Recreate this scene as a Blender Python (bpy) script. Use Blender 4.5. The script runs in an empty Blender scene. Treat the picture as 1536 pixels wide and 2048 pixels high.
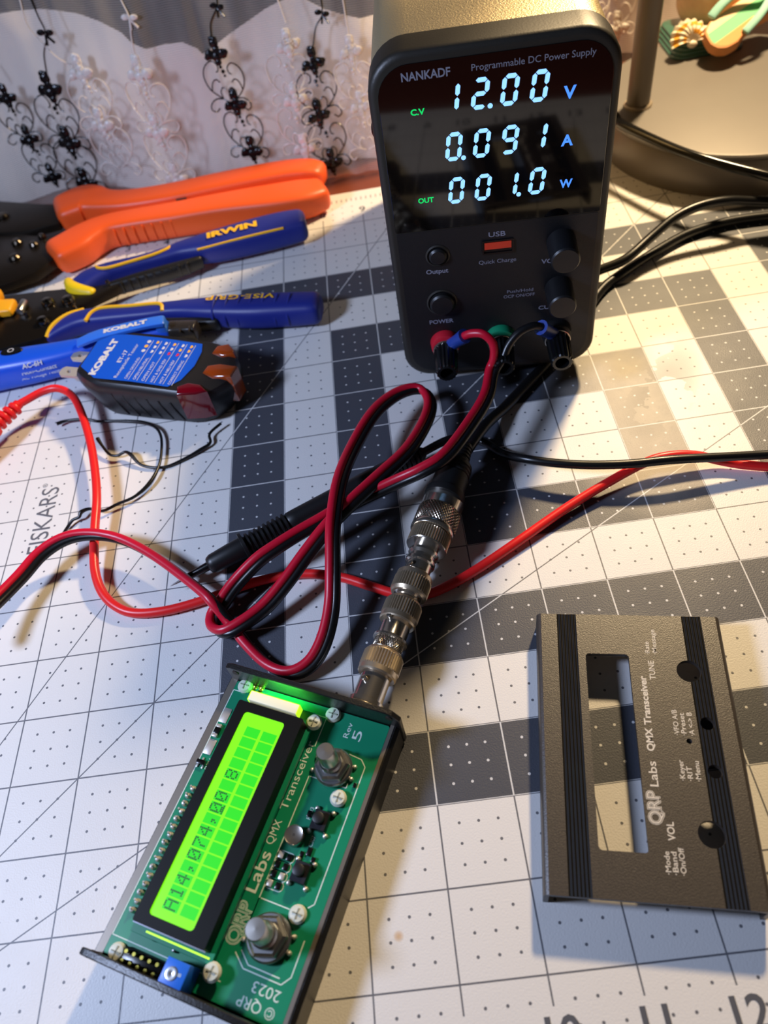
import bpy, bmesh, math, random
from mathutils import Vector, Matrix
random.seed(7)
I = 0.0254                                  # everything below is laid out in inches on the mat's own grid
sc = bpy.context.scene
COL = sc.collection
PI = math.pi

# ------------------------------------------------------------------ camera, world, light, exposure
cam_d = bpy.data.cameras.new('camera'); cam = bpy.data.objects.new('camera', cam_d); COL.objects.link(cam); sc.camera = cam
Rr = Vector((0.9876873, -0.08493109, -0.13137928)); Rd = Vector((-0.14788571, -0.78080077, -0.60702551)); Rf = Vector((-0.0510257, 0.6189805, -0.7837471))
cam.matrix_world = Matrix(((Rr.x, -Rd.x, -Rf.x, 9.38191*I), (Rr.y, -Rd.y, -Rf.y, -0.0553*I), (Rr.z, -Rd.z, -Rf.z, 10.11958*I), (0, 0, 0, 1)))
cam_d.sensor_fit = 'VERTICAL'; cam_d.sensor_height = 36; cam_d.sensor_width = 27
cam_d.lens = 1514.33/2048*36
cam_d.clip_start = 0.01; cam_d.clip_end = 50
cam_d.dof.use_dof = True; cam_d.dof.focus_distance = 11.3*I; cam_d.dof.aperture_fstop = 11
sc.view_settings.view_transform = 'Standard'; sc.view_settings.look = 'None'
sc.view_settings.gamma = 1; sc.view_settings.use_curve_mapping = False
sc.view_settings.exposure = 0.0
w = bpy.data.worlds.new('room_dimness'); sc.world = w; w.use_nodes = True
w.node_tree.nodes['Background'].inputs[0].default_value = (0.90, 0.85, 0.80, 1); w.node_tree.nodes['Background'].inputs[1].default_value = 0.025
def area(name, loc, aim, size, power, col, shape='DISK'):
    l = bpy.data.lights.new(name, 'AREA'); l.shape = shape; l.size = size*I; l.energy = power; l.color = col
    o = bpy.data.objects.new(name, l); COL.objects.link(o); o.location = Vector(loc)*I
    o.rotation_euler = (Vector(aim)-Vector(loc)).to_track_quat('-Z', 'Y').to_euler(); return o
area('cool_side_light', (-5, 3.8, 13), (22, 12, 1), 3.6, 2.35, (0.565, 0.685, 1.0))
LAMP = Vector((21.0, 24.2, 18.0))

# ------------------------------------------------------------------ helpers
def lin(c):
    return tuple(((v/255)/12.92 if v <= 10.31 else ((v/255+0.055)/1.055)**2.4) for v in c)
def bsdf(name, rgb, rough=0.5, metal=0.0, spec=0.5, noise=0, nscale=300, bump=0, bscale=800, emit=None, estr=0, coat=0, trans=0, alpha=1):
    m = bpy.data.materials.new(name); m.use_nodes = True; nt = m.node_tree; b = nt.nodes['Principled BSDF']
    c = lin(rgb); b.inputs['Base Color'].default_value = (*c, 1); b.inputs['Roughness'].default_value = rough
    b.inputs['Metallic'].default_value = metal; b.inputs['Specular IOR Level'].default_value = spec
    b.inputs['Coat Weight'].default_value = coat; b.inputs['Coat Roughness'].default_value = 0.08
    b.inputs['Transmission Weight'].default_value = trans; b.inputs['Alpha'].default_value = alpha
    if emit: b.inputs['Emission Color'].default_value = (*lin(emit), 1); b.inputs['Emission Strength'].default_value = estr
    if noise or bump:
        tc = nt.nodes.new('ShaderNodeTexCoord')
    if noise:
        n = nt.nodes.new('ShaderNodeTexNoise'); n.inputs['Scale'].default_value = nscale; n.inputs['Detail'].default_value = 3
        nt.links.new(tc.outputs['Object'], n.inputs['Vector'])
        mx = nt.nodes.new('ShaderNodeMix'); mx.data_type = 'RGBA'
        mx.inputs[6].default_value = (*[v*(1-noise) for v in c], 1); mx.inputs[7].default_value = (*[min(1, v*(1+noise)) for v in c], 1)
        nt.links.new(n.outputs['Fac'], mx.inputs[0]); nt.links.new(mx.outputs[2], b.inputs['Base Color'])
    if bump:
        n2 = nt.nodes.new('ShaderNodeTexNoise'); n2.inputs['Scale'].default_value = bscale; n2.inputs['Detail'].default_value = 2
        nt.links.new(tc.outputs['Object'], n2.inputs['Vector'])
        bp = nt.nodes.new('ShaderNodeBump'); bp.inputs['Strength'].default_value = bump; bp.inputs['Distance'].default_value = 0.0004
        nt.links.new(n2.outputs['Fac'], bp.inputs['Height']); nt.links.new(bp.outputs['Normal'], b.inputs['Normal'])
    return m
def fr(x, y, z):                            # matrix from three axis vectors
    return Matrix(((x[0], y[0], z[0], 0), (x[1], y[1], z[1], 0), (x[2], y[2], z[2], 0), (0, 0, 0, 1)))
def Tm(x, y, z): return Matrix.Translation((x, y, z))
def Rz(a): return Matrix.Rotation(a, 4, 'Z')
FONTC = {}
def text_geo(s, bold=0.0):
    k = (s, bold)
    if k in FONTC: return FONTC[k]
    cu = bpy.data.curves.new('t', 'FONT'); cu.body = s; cu.resolution_u = 3; cu.offset = bold; cu.fill_mode = 'FRONT' if hasattr(cu, 'fill_mode') else cu.fill_mode
    ob = bpy.data.objects.new('t', cu); me = bpy.data.meshes.new_from_object(ob)
    V = [(v.co.x, v.co.y) for v in me.vertices]; Fc = [tuple(p.vertices) for p in me.polygons]
    bpy.data.objects.remove(ob); bpy.data.curves.remove(cu); bpy.data.meshes.remove(me)
    FONTC[k] = (V, Fc); return V, Fc
class MB:
    """Collects shapes (in inches) and links them as ONE mesh object."""
    def __init__(s, M=None): s.v = []; s.f = []; s.m = []; s.M = M or Matrix(); s.mi = 0
    def add(s, V, F, M=None):
        b = len(s.v); M = s.M @ M if M else s.M
        s.v += [M @ Vector(p) for p in V]
        flip = M.to_3x3().determinant() < 0
        s.f += [tuple(b+i for i in (reversed(f) if flip else f)) for f in F]; s.m += [s.mi]*len(F); return s
    def bmadd(s, bm, M=None):
        bm.verts.index_update(); V = [v.co.copy() for v in bm.verts]; F = [tuple(v.index for v in f.verts) for f in bm.faces]; bm.free(); return s.add(V, F, M)
    def box(s, c, d, bev=0, seg=2, M=None):
        bm = bmesh.new(); bmesh.ops.create_cube(bm, size=1)
        for v in bm.verts: v.co = Vector((v.co.x*d[0]+c[0], v.co.y*d[1]+c[1], v.co.z*d[2]+c[2]))
        if bev: bmesh.ops.bevel(bm, geom=bm.edges[:], offset=bev, segments=seg, affect='EDGES', profile=0.5)
        return s.bmadd(bm, M)
    def prism(s, poly, z0, z1, bev=0, seg=2, M=None, both=False, holes=None):
        bm = bmesh.new()
        vs = [bm.verts.new((p[0], p[1], z0)) for p in poly]; f = bm.faces.new(vs)
        r = bmesh.ops.extrude_face_region(bm, geom=[f]); top = [v for v in r['geom'] if isinstance(v, bmesh.types.BMVert)]
        for v in top: v.co.z = z1
        bmesh.ops.recalc_face_normals(bm, faces=bm.faces[:])
        if bev:
            zz = (z0, z1) if both else (z1,)
            es = [e for e in bm.edges if any(abs(e.verts[0].co.z-z) < 1e-6 and abs(e.verts[1].co.z-z) < 1e-6 for z in zz)]
            bmesh.ops.bevel(bm, geom=es, offset=bev, segments=seg, affect='EDGES', profile=0.5)
        return s.bmadd(bm, M)
    def lathe(s, prof, n=28, M=None, knurl=0, kn=1):      # prof: (r, z) up the z axis; knurl: alternate radius scale for profile rows flagged by a third value
        V = []; F = []; L = len(prof)
        for i in range(n):
            a = 2*PI*i/n
            for p in prof:
                r = p[0]*(1-(knurl if (len(p) > 2 and i % 2) else 0)); V.append((r*math.cos(a), r*math.sin(a), p[1]))
        for i in range(n):
            j = (i+1) % n
            for k in range(L-1): F.append((i*L+k, j*L+k, j*L+k+1, i*L+k+1))
        if prof[0][0] > 1e-6: F.append(tuple(i*L for i in reversed(range(n))))
        if prof[-1][0] > 1e-6: F.append(tuple(i*L+L-1 for i in range(n)))
        return s.add(V, F, M)
    def cyl(s, p, q, r, n=20, r2=None, bev=0):
        p = Vector(p); q = Vector(q); d = q-p; L = d.length; r2 = r if r2 is None else r2
        M = Matrix.Translation(p) @ d.to_track_quat('Z', 'Y').to_matrix().to_4x4()
        pr = [(r, 0), (r2, L)] if not bev else [(r-bev, 0), (r-bev*.3, bev*.3), (r, bev), (r2, L-bev), (r2-bev*.3, L-bev*.3), (r2-bev, L)]
        return s.lathe(pr, n, M)
    def tube(s, pts, r, n=12, sub=4, closed=False, cap=True):
        P = [Vector(p) for p in pts]; R = r if isinstance(r, (list, tuple)) else [r]*len(P)
        Q = []; RR = []; N = len(P)
        for i in range(N-1 if not closed else N):
            p0 = P[i-1] if (i > 0 or closed) else P[0]*2-P[1]; p1 = P[i]; p2 = P[(i+1) % N]; p3 = P[(i+2) % N] if (i+2 < N or closed) else p2*2-p1
            for k in range(sub):
                t = k/sub; Q.append(0.5*((2*p1)+(p2-p0)*t+(2*p0-5*p1+4*p2-p3)*t*t+(3*p1-p0-3*p2+p3)*t**3)); RR.append(R[i]*(1-t)+R[(i+1) % N]*t)
        if not closed: Q.append(P[-1]); RR.append(R[-1])
        V = []; F = []; m = len(Q); up = Vector((0, 0, 1)); prev = None
        for i, q in enumerate(Q):
            tg = (Q[(i+1) % m]-Q[i-1]) if (closed or 0 < i < m-1) else (Q[1]-Q[0] if i == 0 else Q[-1]-Q[-2])
            if tg.length < 1e-9: tg = Vector((1, 0, 0))
            tg.normalize()
            if prev is None: a = tg.cross(up if abs(tg.z) < .9 else Vector((1, 0, 0))).normalized()
            else: a = (prev-tg*prev.dot(tg)); a = a.normalized() if a.length > 1e-6 else tg.orthogonal().normalized()
            prev = a; b = tg.cross(a)
            for k in range(n): an = 2*PI*k/n; V.append(q+(a*math.cos(an)+b*math.sin(an))*RR[i])
        for i in range(m if closed else m-1):
            j = (i+1) % m
            for k in range(n): F.append((i*n+k, i*n+(k+1) % n, j*n+(k+1) % n, j*n+k))
        if cap and not closed: F.append(tuple(reversed(range(n)))); F.append(tuple((m-1)*n+k for k in range(n)))
        return s.add(V, F)
    def sweep(s, secs, n=20, e=2.6, sub=3, round_ends=0.25, M=None):   # secs: (x, y, z, width, height)
        P = [Vector(q[:3]) for q in secs]; W = [q[3] for q in secs]; H = [q[4] for q in secs]; N = len(P); S = []
        def cr(a, b, c, d, t): return 0.5*((2*b)+(c-a)*t+(2*a-5*b+4*c-d)*t*t+(3*b-a-3*c+d)*t**3)
        for i in range(N-1):
            ii = (max(i-1, 0), i, i+1, min(i+2, N-1))
            for k in range(sub): t = k/sub; S.append((cr(*[P[j] for j in ii], t), cr(*[W[j] for j in ii], t), cr(*[H[j] for j in ii], t)))
        S.append((P[-1], W[-1], H[-1]))
        if round_ends:
            d0 = (S[0][0]-S[1][0]).normalized(); d1 = (S[-1][0]-S[-2][0]).normalized()
            A = []; B = []
            for k in (1, 2, 3):
                a = k/3*PI/2*0.92; ln = round_ends*math.sin(a); sc_ = lambda wd: max(0.05*wd, wd-2*round_ends*(1-math.cos(a)))
                A.append((S[0][0]+d0*ln, sc_(S[0][1]), sc_(S[0][2]))); B.append((S[-1][0]+d1*ln, sc_(S[-1][1]), sc_(S[-1][2])))
            S = list(reversed(A))+S+B
        V = []; F = []; m = len(S)
        for i, (q, wd, ht) in enumerate(S):
            tg = S[min(i+1, m-1)][0]-S[max(i-1, 0)][0]; tg.normalize(); side = tg.cross(Vector((0, 0, 1)))
            side = side.normalized() if side.length > 1e-4 else Vector((1, 0, 0)); up = side.cross(tg)
            for k in range(n):
                a = 2*PI*k/n; c = math.cos(a); d = math.sin(a)
                V.append(q+side*(wd/2*math.copysign(abs(c)**(2/e), c))+up*(ht/2*math.copysign(abs(d)**(2/e), d)))
        for i in range(m-1):
            for k in range(n): F.append((i*n+k, i*n+(k+1) % n, (i+1)*n+(k+1) % n, (i+1)*n+k))
        F.append(tuple(reversed(range(n)))); F.append(tuple((m-1)*n+k for k in range(n)))
        return s.add(V, F, M)
    def ball(s, c, r, n=12, sx=1, sy=1, sz=1, M=None):
        V = []; F = []; h = n//2
        for i in range(h+1):
            a = PI*i/h
            for k in range(n): b = 2*PI*k/n; V.append((c[0]+r*sx*math.sin(a)*math.cos(b), c[1]+r*sy*math.sin(a)*math.sin(b), c[2]-r*sz*math.cos(a)))
        for i in range(h):
            for k in range(n): F.append((i*n+k, i*n+(k+1) % n, (i+1)*n+(k+1) % n, (i+1)*n+k))
        return s.add(V, F, M)
    def text(s, t, M, h, w=None, bold=0.0, align='L', ref=None):   # cap height h; stretched to width w when given; M maps text x, y, normal
        V, F = text_geo(t, bold); 
        if not V: return s
        RV, _ = text_geo(ref or 'H', bold); ch = max(p[1] for p in RV)-min(p[1] for p in RV)
        x0 = min(p[0] for p in V); x1 = max(p[0] for p in V); k = h/ch; kx = (w/(x1-x0)) if w else k
        off = {'L': 0, 'C': -(x1-x0)*kx/2, 'R': -(x1-x0)*kx}[align]
        return s.add([((p[0]-x0)*kx+off, p[1]*k, 0) for p in V], F, M)
    def otext(s, t, M, h, w, bold):             # text swollen or shrunk about the same skeleton, for outlined lettering
        V0, _ = text_geo(t); V1, F = text_geo(t, bold); H0, _ = text_geo('H'); x0 = min(p[0] for p in V0); kx = w/(max(p[0] for p in V0)-x0); ky = h/(max(p[1] for p in H0)-min(p[1] for p in H0))
        return s.add([((p[0]-x0)*kx, p[1]*ky, 0) for p in V1], F, M)
    def quad(s, a, b, c, d): return s.add([a, b, c, d], [(0, 1, 2, 3)])
    def line(s, p, q, wd, z, M=None):           # flat strip between two 2-D points
        p = Vector(p); q = Vector(q); d = (q-p).normalized(); nn = Vector((-d.y, d.x))*wd/2
        return s.add([(*(p-nn), z), (*(q-nn), z), (*(q+nn), z), (*(p+nn), z)], [(0, 1, 2, 3)], M)
    def build(s, name, mat, parent=None, smooth=35):
        me = bpy.data.meshes.new(name); me.from_pydata([(p.x*I, p.y*I, p.z*I) for p in s.v], [], s.f)
        for mm in (mat if isinstance(mat, (list, tuple)) else [mat]): me.materials.append(mm)
        if isinstance(mat, (list, tuple)): me.polygons.foreach_set('material_index', s.m)
        me.update()
        if smooth: me.shade_smooth(); me.set_sharp_from_angle(angle=math.radians(smooth))
        o = bpy.data.objects.new(name, me); COL.objects.link(o)
        if parent: o.parent = parent
        return o
def tag(o, label, cat, group=None):
    o['label'] = label; o['category'] = cat
    if group: o['group'] = group
    return o
def thing(name, label, cat, loc=(0, 0, 0), rz=0, group=None):
    o = bpy.data.objects.new(name, None); COL.objects.link(o); o.empty_display_size = 0.02
    o.location = Vector(loc)*I; o.rotation_euler = (0, 0, rz); return tag(o, label, cat, group)
def structure(o): o['kind'] = 'structure'; return o
def rrect(x0, y0, x1, y1, r, n=6, rs=None):
    r4 = rs or (r, r, r, r); P = []       # corner order: bl, br, tr, tl
    for (cx, cy, rr, a0) in ((x0, y0, r4[0], PI), (x1, y0, r4[1], 1.5*PI), (x1, y1, r4[2], 0), (x0, y1, r4[3], .5*PI)):
        sx = 1 if cx == x0 else -1; sy = 1 if cy == y0 else -1
        if rr <= 0: P.append((cx, cy)); continue
        for k in range(n+1): a = a0+k/n*PI/2; P.append((cx+sx*rr+rr*math.cos(a), cy+sy*rr+rr*math.sin(a)))
    return P
def circ(x, y, r, n=20): return [(x+r*math.cos(2*PI*k/n), y+r*math.sin(2*PI*k/n)) for k in range(n)]
def plate(bm_out, outer, holes, z0, z1, M=None):    # flat plate with through holes
    bm = bmesh.new(); edges = []
    for lp in [outer]+holes:
        vs = [bm.verts.new((p[0], p[1], 0)) for p in lp]
        edges += [bm.edges.new((vs[i], vs[(i+1) % len(vs)])) for i in range(len(vs))]
    bmesh.ops.triangle_fill(bm, use_beauty=True, use_dissolve=False, edges=edges)
    bm.verts.index_update(); V2 = [v.co.copy() for v in bm.verts]; T = [tuple(v.index for v in f.verts) for f in bm.faces]
    # orient up
    T = [t if (V2[t[1]]-V2[t[0]]).cross(V2[t[2]]-V2[t[0]]).z > 0 else t[::-1] for t in T]; bm.free()
    bm_out.add([(v.x, v.y, z1) for v in V2], T, M); bm_out.add([(v.x, v.y, z0) for v in V2], [t[::-1] for t in T], M)
    for q, lp in enumerate([outer]+holes):
        n = len(lp); A = sum(lp[i][0]*lp[(i+1) % n][1]-lp[(i+1) % n][0]*lp[i][1] for i in range(n)); fl = (A < 0) ^ (q > 0)
        F = [((i+1) % n, i, n+i, n+(i+1) % n) if fl else (i, (i+1) % n, n+(i+1) % n, n+i) for i in range(n)]
        bm_out.add([(p[0], p[1], z0) for p in lp]+[(p[0], p[1], z1) for p in lp], F, M)

# ------------------------------------------------------------------ materials
M_black = bsdf('black_plastic', (22, 22, 24), 0.42)
M_blackg = bsdf('black_gloss_plastic', (14, 14, 15), 0.22)
M_rubber = bsdf('black_rubber', (18, 18, 19), 0.48, spec=0.4)
M_white_ink = bsdf('white_ink', (205, 205, 210), 0.6)
M_grey_ink = bsdf('grey_ink', (150, 152, 165), 0.6)
M_nickel = bsdf('nickel_plate', (216, 208, 196), 0.2, 0.95)
M_nickel_r = bsdf('knurled_nickel', (215, 196, 168), 0.36, 0.9)
M_steel = bsdf('machined_steel', (190, 190, 190), 0.3, 1.0)
M_solder = bsdf('tinned_solder', (214, 208, 200), 0.35, 0.6)
M_red_wire = bsdf('crimson_wire_insulation', (203, 16, 48), 0.36)
M_red_lead = bsdf('red_test_lead_silicone', (232, 34, 36), 0.36)
M_black_wire = bsdf('black_wire_insulation', (15, 15, 17), 0.32)
M_blue_sleeve = bsdf('blue_crimp_sleeve', (38, 66, 150), 0.35)
M_navy = bsdf('navy_grip_rubber', (28, 40, 128), 0.45)
M_yellow = bsdf('yellow_plastic', (242, 182, 20), 0.42)
M_orange = bsdf('orange_grip_plastic', (240, 92, 34), 0.42)
M_gun = bsdf('blackened_steel', (46, 40, 34), 0.35, 0.75)
M_kblue = bsdf('bright_blue_plastic', (24, 84, 215), 0.35)
M_pcb = bsdf('green_solder_mask', (8, 128, 92), 0.35, noise=0.06, nscale=60)
M_silk = bsdf('silkscreen_white', (205, 222, 214), 0.6)
M_nylon = bsdf('nylon_screw', (205, 210, 196), 0.4, spec=0.5)
M_seg = bsdf('white_display_segment', (120, 185, 255), 0.4, emit=(140, 195, 255), estr=1.25)
M_segb = bsdf('blue_display_letter', (70, 140, 255), 0.4, emit=(74, 140, 255), estr=1.0)
M_segg = bsdf('green_indicator_letter', (0, 200, 90), 0.4, emit=(10, 205, 95), estr=0.9)
M_lcd = bsdf('backlit_display_yellow_green', (40, 60, 10), 0.3, emit=(136, 255, 32), estr=1.0)
M_cell = bsdf('backlit_display_cell', (20, 60, 10), 0.3, emit=(52, 240, 44), estr=0.92)
M_dot = bsdf('dark_display_pixel', (10, 50, 14), 0.5)

# ------------------------------------------------------------------ shader maths
class X:
    nt = None
    def __init__(s, k): s.k = k
    @staticmethod
    def op(o, *a):
        n = X.nt.nodes.new('ShaderNodeMath'); n.operation = o
        for i, v in enumerate(a):
            if isinstance(v, X): X.nt.links.new(v.k, n.inputs[i])
            else: n.inputs[i].default_value = v
        return X(n.outputs[0])
    def __add__(s, o): return X.op('ADD', s, o)
    def __sub__(s, o): return X.op('SUBTRACT', s, o)
    def __mul__(s, o): return X.op('MULTIPLY', s, o)
    def lt(s, o): return X.op('LESS_THAN', s, o)
    def gt(s, o): return X.op('GREATER_THAN', s, o)
    def abs(s): return X.op('ABSOLUTE', s)
    def floor(s): return X.op('FLOOR', s)
    def frac(s): return X.op('FRACT', s)
    def max(s, o): return X.op('MAXIMUM', s, o)
    def min(s, o): return X.op('MINIMUM', s, o)
    def inv(s): return X.op('SUBTRACT', 1.0, s)
def coords(nt):
    X.nt = nt; tc = nt.nodes.new('ShaderNodeTexCoord'); sp = nt.nodes.new('ShaderNodeSeparateXYZ'); nt.links.new(tc.outputs['Object'], sp.inputs[0])
    return tc, X(sp.outputs[0])*(1/I), X(sp.outputs[1])*(1/I), X(sp.outputs[2])*(1/I)
def mixc(nt, f, a, b):
    m = nt.nodes.new('ShaderNodeMix'); m.data_type = 'RGBA'
    if isinstance(f, X): nt.links.new(f.k, m.inputs[0])
    else: m.inputs[0].default_value = f
    for i, v in ((6, a), (7, b)):
        if isinstance(v, tuple): m.inputs[i].default_value = (*lin(v), 1)
        else: nt.links.new(v, m.inputs[i])
    return m.outputs[2]
def noise(nt, tc, scale, detail=2):
    n = nt.nodes.new('ShaderNodeTexNoise'); n.inputs['Scale'].default_value = scale; n.inputs['Detail'].default_value = detail
    nt.links.new(tc.outputs['Object'], n.inputs['Vector']); return X(n.outputs['Fac'])
def mat_surface():
    m = bpy.data.materials.new('printed_mat_vinyl'); m.use_nodes = True; nt = m.node_tree; b = nt.nodes['Principled BSDF']
    tc, x, y, z = coords(nt)
    cx = (x.floor()+(-11.5)).abs(); cy = (y.floor()+(-8.5)).abs(); d = cx.max(cy)
    dark = d.lt(6.0)*((d+0.5)*0.5).frac().lt(0.25)
    rx = (x+0.5).floor(); ry = (y+0.5).floor(); dx = (x-rx).abs(); dy = (y-ry).abs()
    inx = x.gt(-0.01)*x.lt(24.01); iny = y.gt(0.70)*y.lt(17.3); inY = y.gt(0.98)*y.lt(17.02)
    gap = (x.gt(2.2)*x.lt(2.78)*y.gt(8.3)*y.lt(9.9)).inv()
    lv = dx.lt(0.0105)*iny*inx; lh = dy.lt(0.0105)*inY*inx*gap
    ln = lv.max(lh)
    for a in (30, 45, 60):
        s_, c_ = math.sin(math.radians(a)), math.cos(math.radians(a))
        ln = ln.max((x*s_-y*c_).abs().lt(0.0095)*inx*y.gt(0.0)*y.lt(17.9))
    qx = ((x*4)+0.5).floor(); qy = ((y*4)+0.5).floor()
    off = (qx*0.25).frac().gt(0.1)*(qy*0.25).frac().gt(0.1)
    ddx = x-qx*0.25; ddy = y-qy*0.25
    dot = (ddx*ddx+ddy*ddy).lt(0.019**2)*off*inx*y.gt(0.05)*y.lt(17.95)
    tick = (((x*8)+0.5).frac()-0.5).abs().lt(0.09)*((y-9).abs().gt(9.0)*(y-9).abs().lt(9.14))*inx
    ink = ln.max(dot).max(tick)
    n1 = noise(nt, tc, 55, 4); n2 = noise(nt, tc, 14, 3)
    base = mixc(nt, dark, (222, 220, 217), (68, 71, 80))
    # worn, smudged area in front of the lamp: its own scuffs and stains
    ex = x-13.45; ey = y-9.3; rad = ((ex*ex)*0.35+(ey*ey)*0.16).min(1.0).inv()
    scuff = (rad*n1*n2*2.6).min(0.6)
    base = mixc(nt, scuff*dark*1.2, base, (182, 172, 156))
    sx = (x-14.05)*(-0.55)+(y-9.85)*0.35; tx = (x-14.05)*0.5+(y-9.85)*0.75
    st = ((sx*sx)*6+(tx*tx)*0.55).min(1.0).inv()
    base = mixc(nt, (st*n1.gt(0.52)*0.55), base, (92, 88, 84))
    bx = x-8.35; by = y-1.56; sp = ((bx*bx+by*by)*220).min(1.0).inv()
    base = mixc(nt, sp*0.7, base, (196, 150, 80))
    inkc = mixc(nt, dark, (72, 74, 84), (214, 214, 214))
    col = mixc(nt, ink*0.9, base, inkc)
    nt.links.new(col, b.inputs['Base Color']); b.inputs['Specular IOR Level'].default_value = 0.55
    rr = n1*0.12+0.43; nt.links.new(rr.k, b.inputs['Roughness'])
    nz = noise(nt, tc, 1700, 2); bp = nt.nodes.new('ShaderNodeBump'); bp.inputs['Strength'].default_value = 0.35; bp.inputs['Distance'].default_value = 0.00025
    nt.links.new(nz.k, bp.inputs['Height']); nt.links.new(bp.outputs['Normal'], b.inputs['Normal'])
    return m
def wood():
    m = bpy.data.materials.new('reddish_brown_wood'); m.use_nodes = True; nt = m.node_tree; b = nt.nodes['Principled BSDF']
    tc = nt.nodes.new('ShaderNodeTexCoord'); mp = nt.nodes.new('ShaderNodeMapping'); mp.inputs['Scale'].default_value = (6, 60, 60); nt.links.new(tc.outputs['Object'], mp.inputs[0])
    n = nt.nodes.new('ShaderNodeTexNoise'); n.inputs['Scale'].default_value = 1.5; n.inputs['Detail'].default_value = 5; nt.links.new(mp.outputs[0], n.inputs['Vector'])
    nt.links.new(mixc(nt, X(n.outputs['Fac']), (92, 40, 24), (138, 70, 44)), b.inputs['Base Color']); b.inputs['Roughness'].default_value = 0.4; return m
def net_material():
    m = bpy.data.materials.new('sheer_net_fabric'); m.use_nodes = True; nt = m.node_tree; nt.nodes.clear()
    tc, x, y, z = coords(nt)
    out = nt.nodes.new('ShaderNodeOutputMaterial'); mix = nt.nodes.new('ShaderNodeMixShader'); tr = nt.nodes.new('ShaderNodeBsdfTransparent')
    di = nt.nodes.new('ShaderNodeBsdfDiffuse'); di.inputs[0].default_value = (*lin((242, 235, 228)), 1)
    tl = nt.nodes.new('ShaderNodeBsdfTranslucent'); tl.inputs[0].default_value = (*lin((242, 235, 228)), 1); m2 = nt.nodes.new('ShaderNodeMixShader'); m2.inputs[0].default_value = 0.35
    nt.links.new(di.outputs[0], m2.inputs[1]); nt.links.new(tl.outputs[0], m2.inputs[2])
    th = ((z*22).frac()-0.5).abs().gt(0.27); tv = ((x*30).frac()-0.5).abs().gt(0.36)
    n2 = noise(nt, tc, 26, 2)
    a = (th.max(tv))*0.22+0.10+n2*0.12
    nt.links.new(a.k, mix.inputs[0]); nt.links.new(tr.outputs[0], mix.inputs[1]); nt.links.new(m2.outputs[0], mix.inputs[2]); nt.links.new(mix.outputs[0], out.inputs[0])
    return m

# ------------------------------------------------------------------ setting: floor, wall, desk, mat
structure(MB().box((10, 4, -29.5), (120, 90, 1)).build('floor', bsdf('carpet_grey', (92, 84, 78), 0.9, noise=0.2), smooth=0))
structure(MB().box((10, 30.5, 10), (120, 1, 80)).build('wall_back', bsdf('dim_painted_wall', (34, 29, 28), 0.8, noise=0.08, nscale=8), smooth=0))
desk = thing('desk', 'reddish brown wooden desk under the grid cutting mat', 'desk', (12, 5, -29))
M_wood = wood()
MB().box((0, 0, 28.35), (52, 36.6, 1.1), 0.08).build('tabletop', M_wood, desk)
for sx in (-1, 1):
    for sy in (-1, 1): MB().box((sx*24, sy*16, 13.9), (2, 2, 27.8), 0.1).build('leg', M_wood, desk)
# desk top surface is at z = -0.1; the mat lies on it with its face at z = 0
mat = tag(MB().prism(rrect(-0.45, -0.45, 24.45, 18.45, 0.25), -0.1, 0.0, 0.015, 1).build('cutting_mat', mat_surface(), smooth=0), 'white and grey checkered cutting mat with inch grid and numerals', 'cutting mat')
M_print = bsdf('mat_print_grey', (84, 86, 94), 0.55)
for k in range(0, 25):
    MB().text(str(k), Tm(k+0.06, 0.28, 0.003), 0.34, bold=0.02, align='C').build('printed_numeral', M_print, mat, smooth=0)
    MB().text(str(k), Tm(k+0.0, 17.43, 0.003), 0.24, bold=0.01, align='C').build('printed_numeral', M_print, mat, smooth=0)
wm = MB(); wm.text('FISKARS', Tm(2.67, 8.18, 0.003) @ fr((0, 1, 0), (-1, 0, 0), (0, 0, 1)), 0.33, 1.52); wm.text('®', Tm(2.42, 9.73, 0.003) @ fr((0, 1, 0), (-1, 0, 0), (0, 0, 1)), 0.09)
wm.build('printed_wordmark', bsdf('mat_wordmark_grey', (96, 97, 104), 0.55), mat, smooth=0)

# ------------------------------------------------------------------ curtain and cloth behind the desk
def sm(a, b, x): t = min(1, max(0, (x-a)/(b-a))); return t*t*(3-2*t)
def cur_y(x, z): return 20.62-0.95*sm(1, 4.5, x)-.25*sm(4.5, 9, x)+3.6*sm(10, 13.5, x)+.18*z
def fold(x, z): return 0.10*math.sin(2.3*x+0.25*z)+0.06*math.sin(5.3*x+1.0)+0.03*math.sin(11*x)
def sheet(fy, xs, zs, thick=0.0):
    V = [(x, fy(x, z), z) for x in xs for z in zs]; n = len(zs)
    F = [(i*n+k, (i+1)*n+k, (i+1)*n+k+1, i*n+k+1) for i in range(len(xs)-1) for k in range(n-1)]
    return V, F
curtain = thing('lace_curtain', 'sheer white net curtain with black and white beaded scroll embroidery behind the desk', 'curtain', (0, 0, 0))
xs = [-6+0.14*i for i in range(236)]; zs = [-0.08+0.22*k for k in range(44)]
b = MB(); b.add(*sheet(lambda x, z: cur_y(x, z)+fold(x, z), xs, zs)); b.build('net_fabric', net_material(), curtain, smooth=180)
M_bbead = bsdf('black_bead_thread', (16, 14, 16), 0.22, bump=0.6, bscale=900)
M_wbead = bsdf('white_bead_thread', (235, 226, 216), 0.3, bump=0.6, bscale=900)
def cp(x, z, off=0.04): return (x, cur_y(x, z)+fold(x, z)-off, z)
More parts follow.
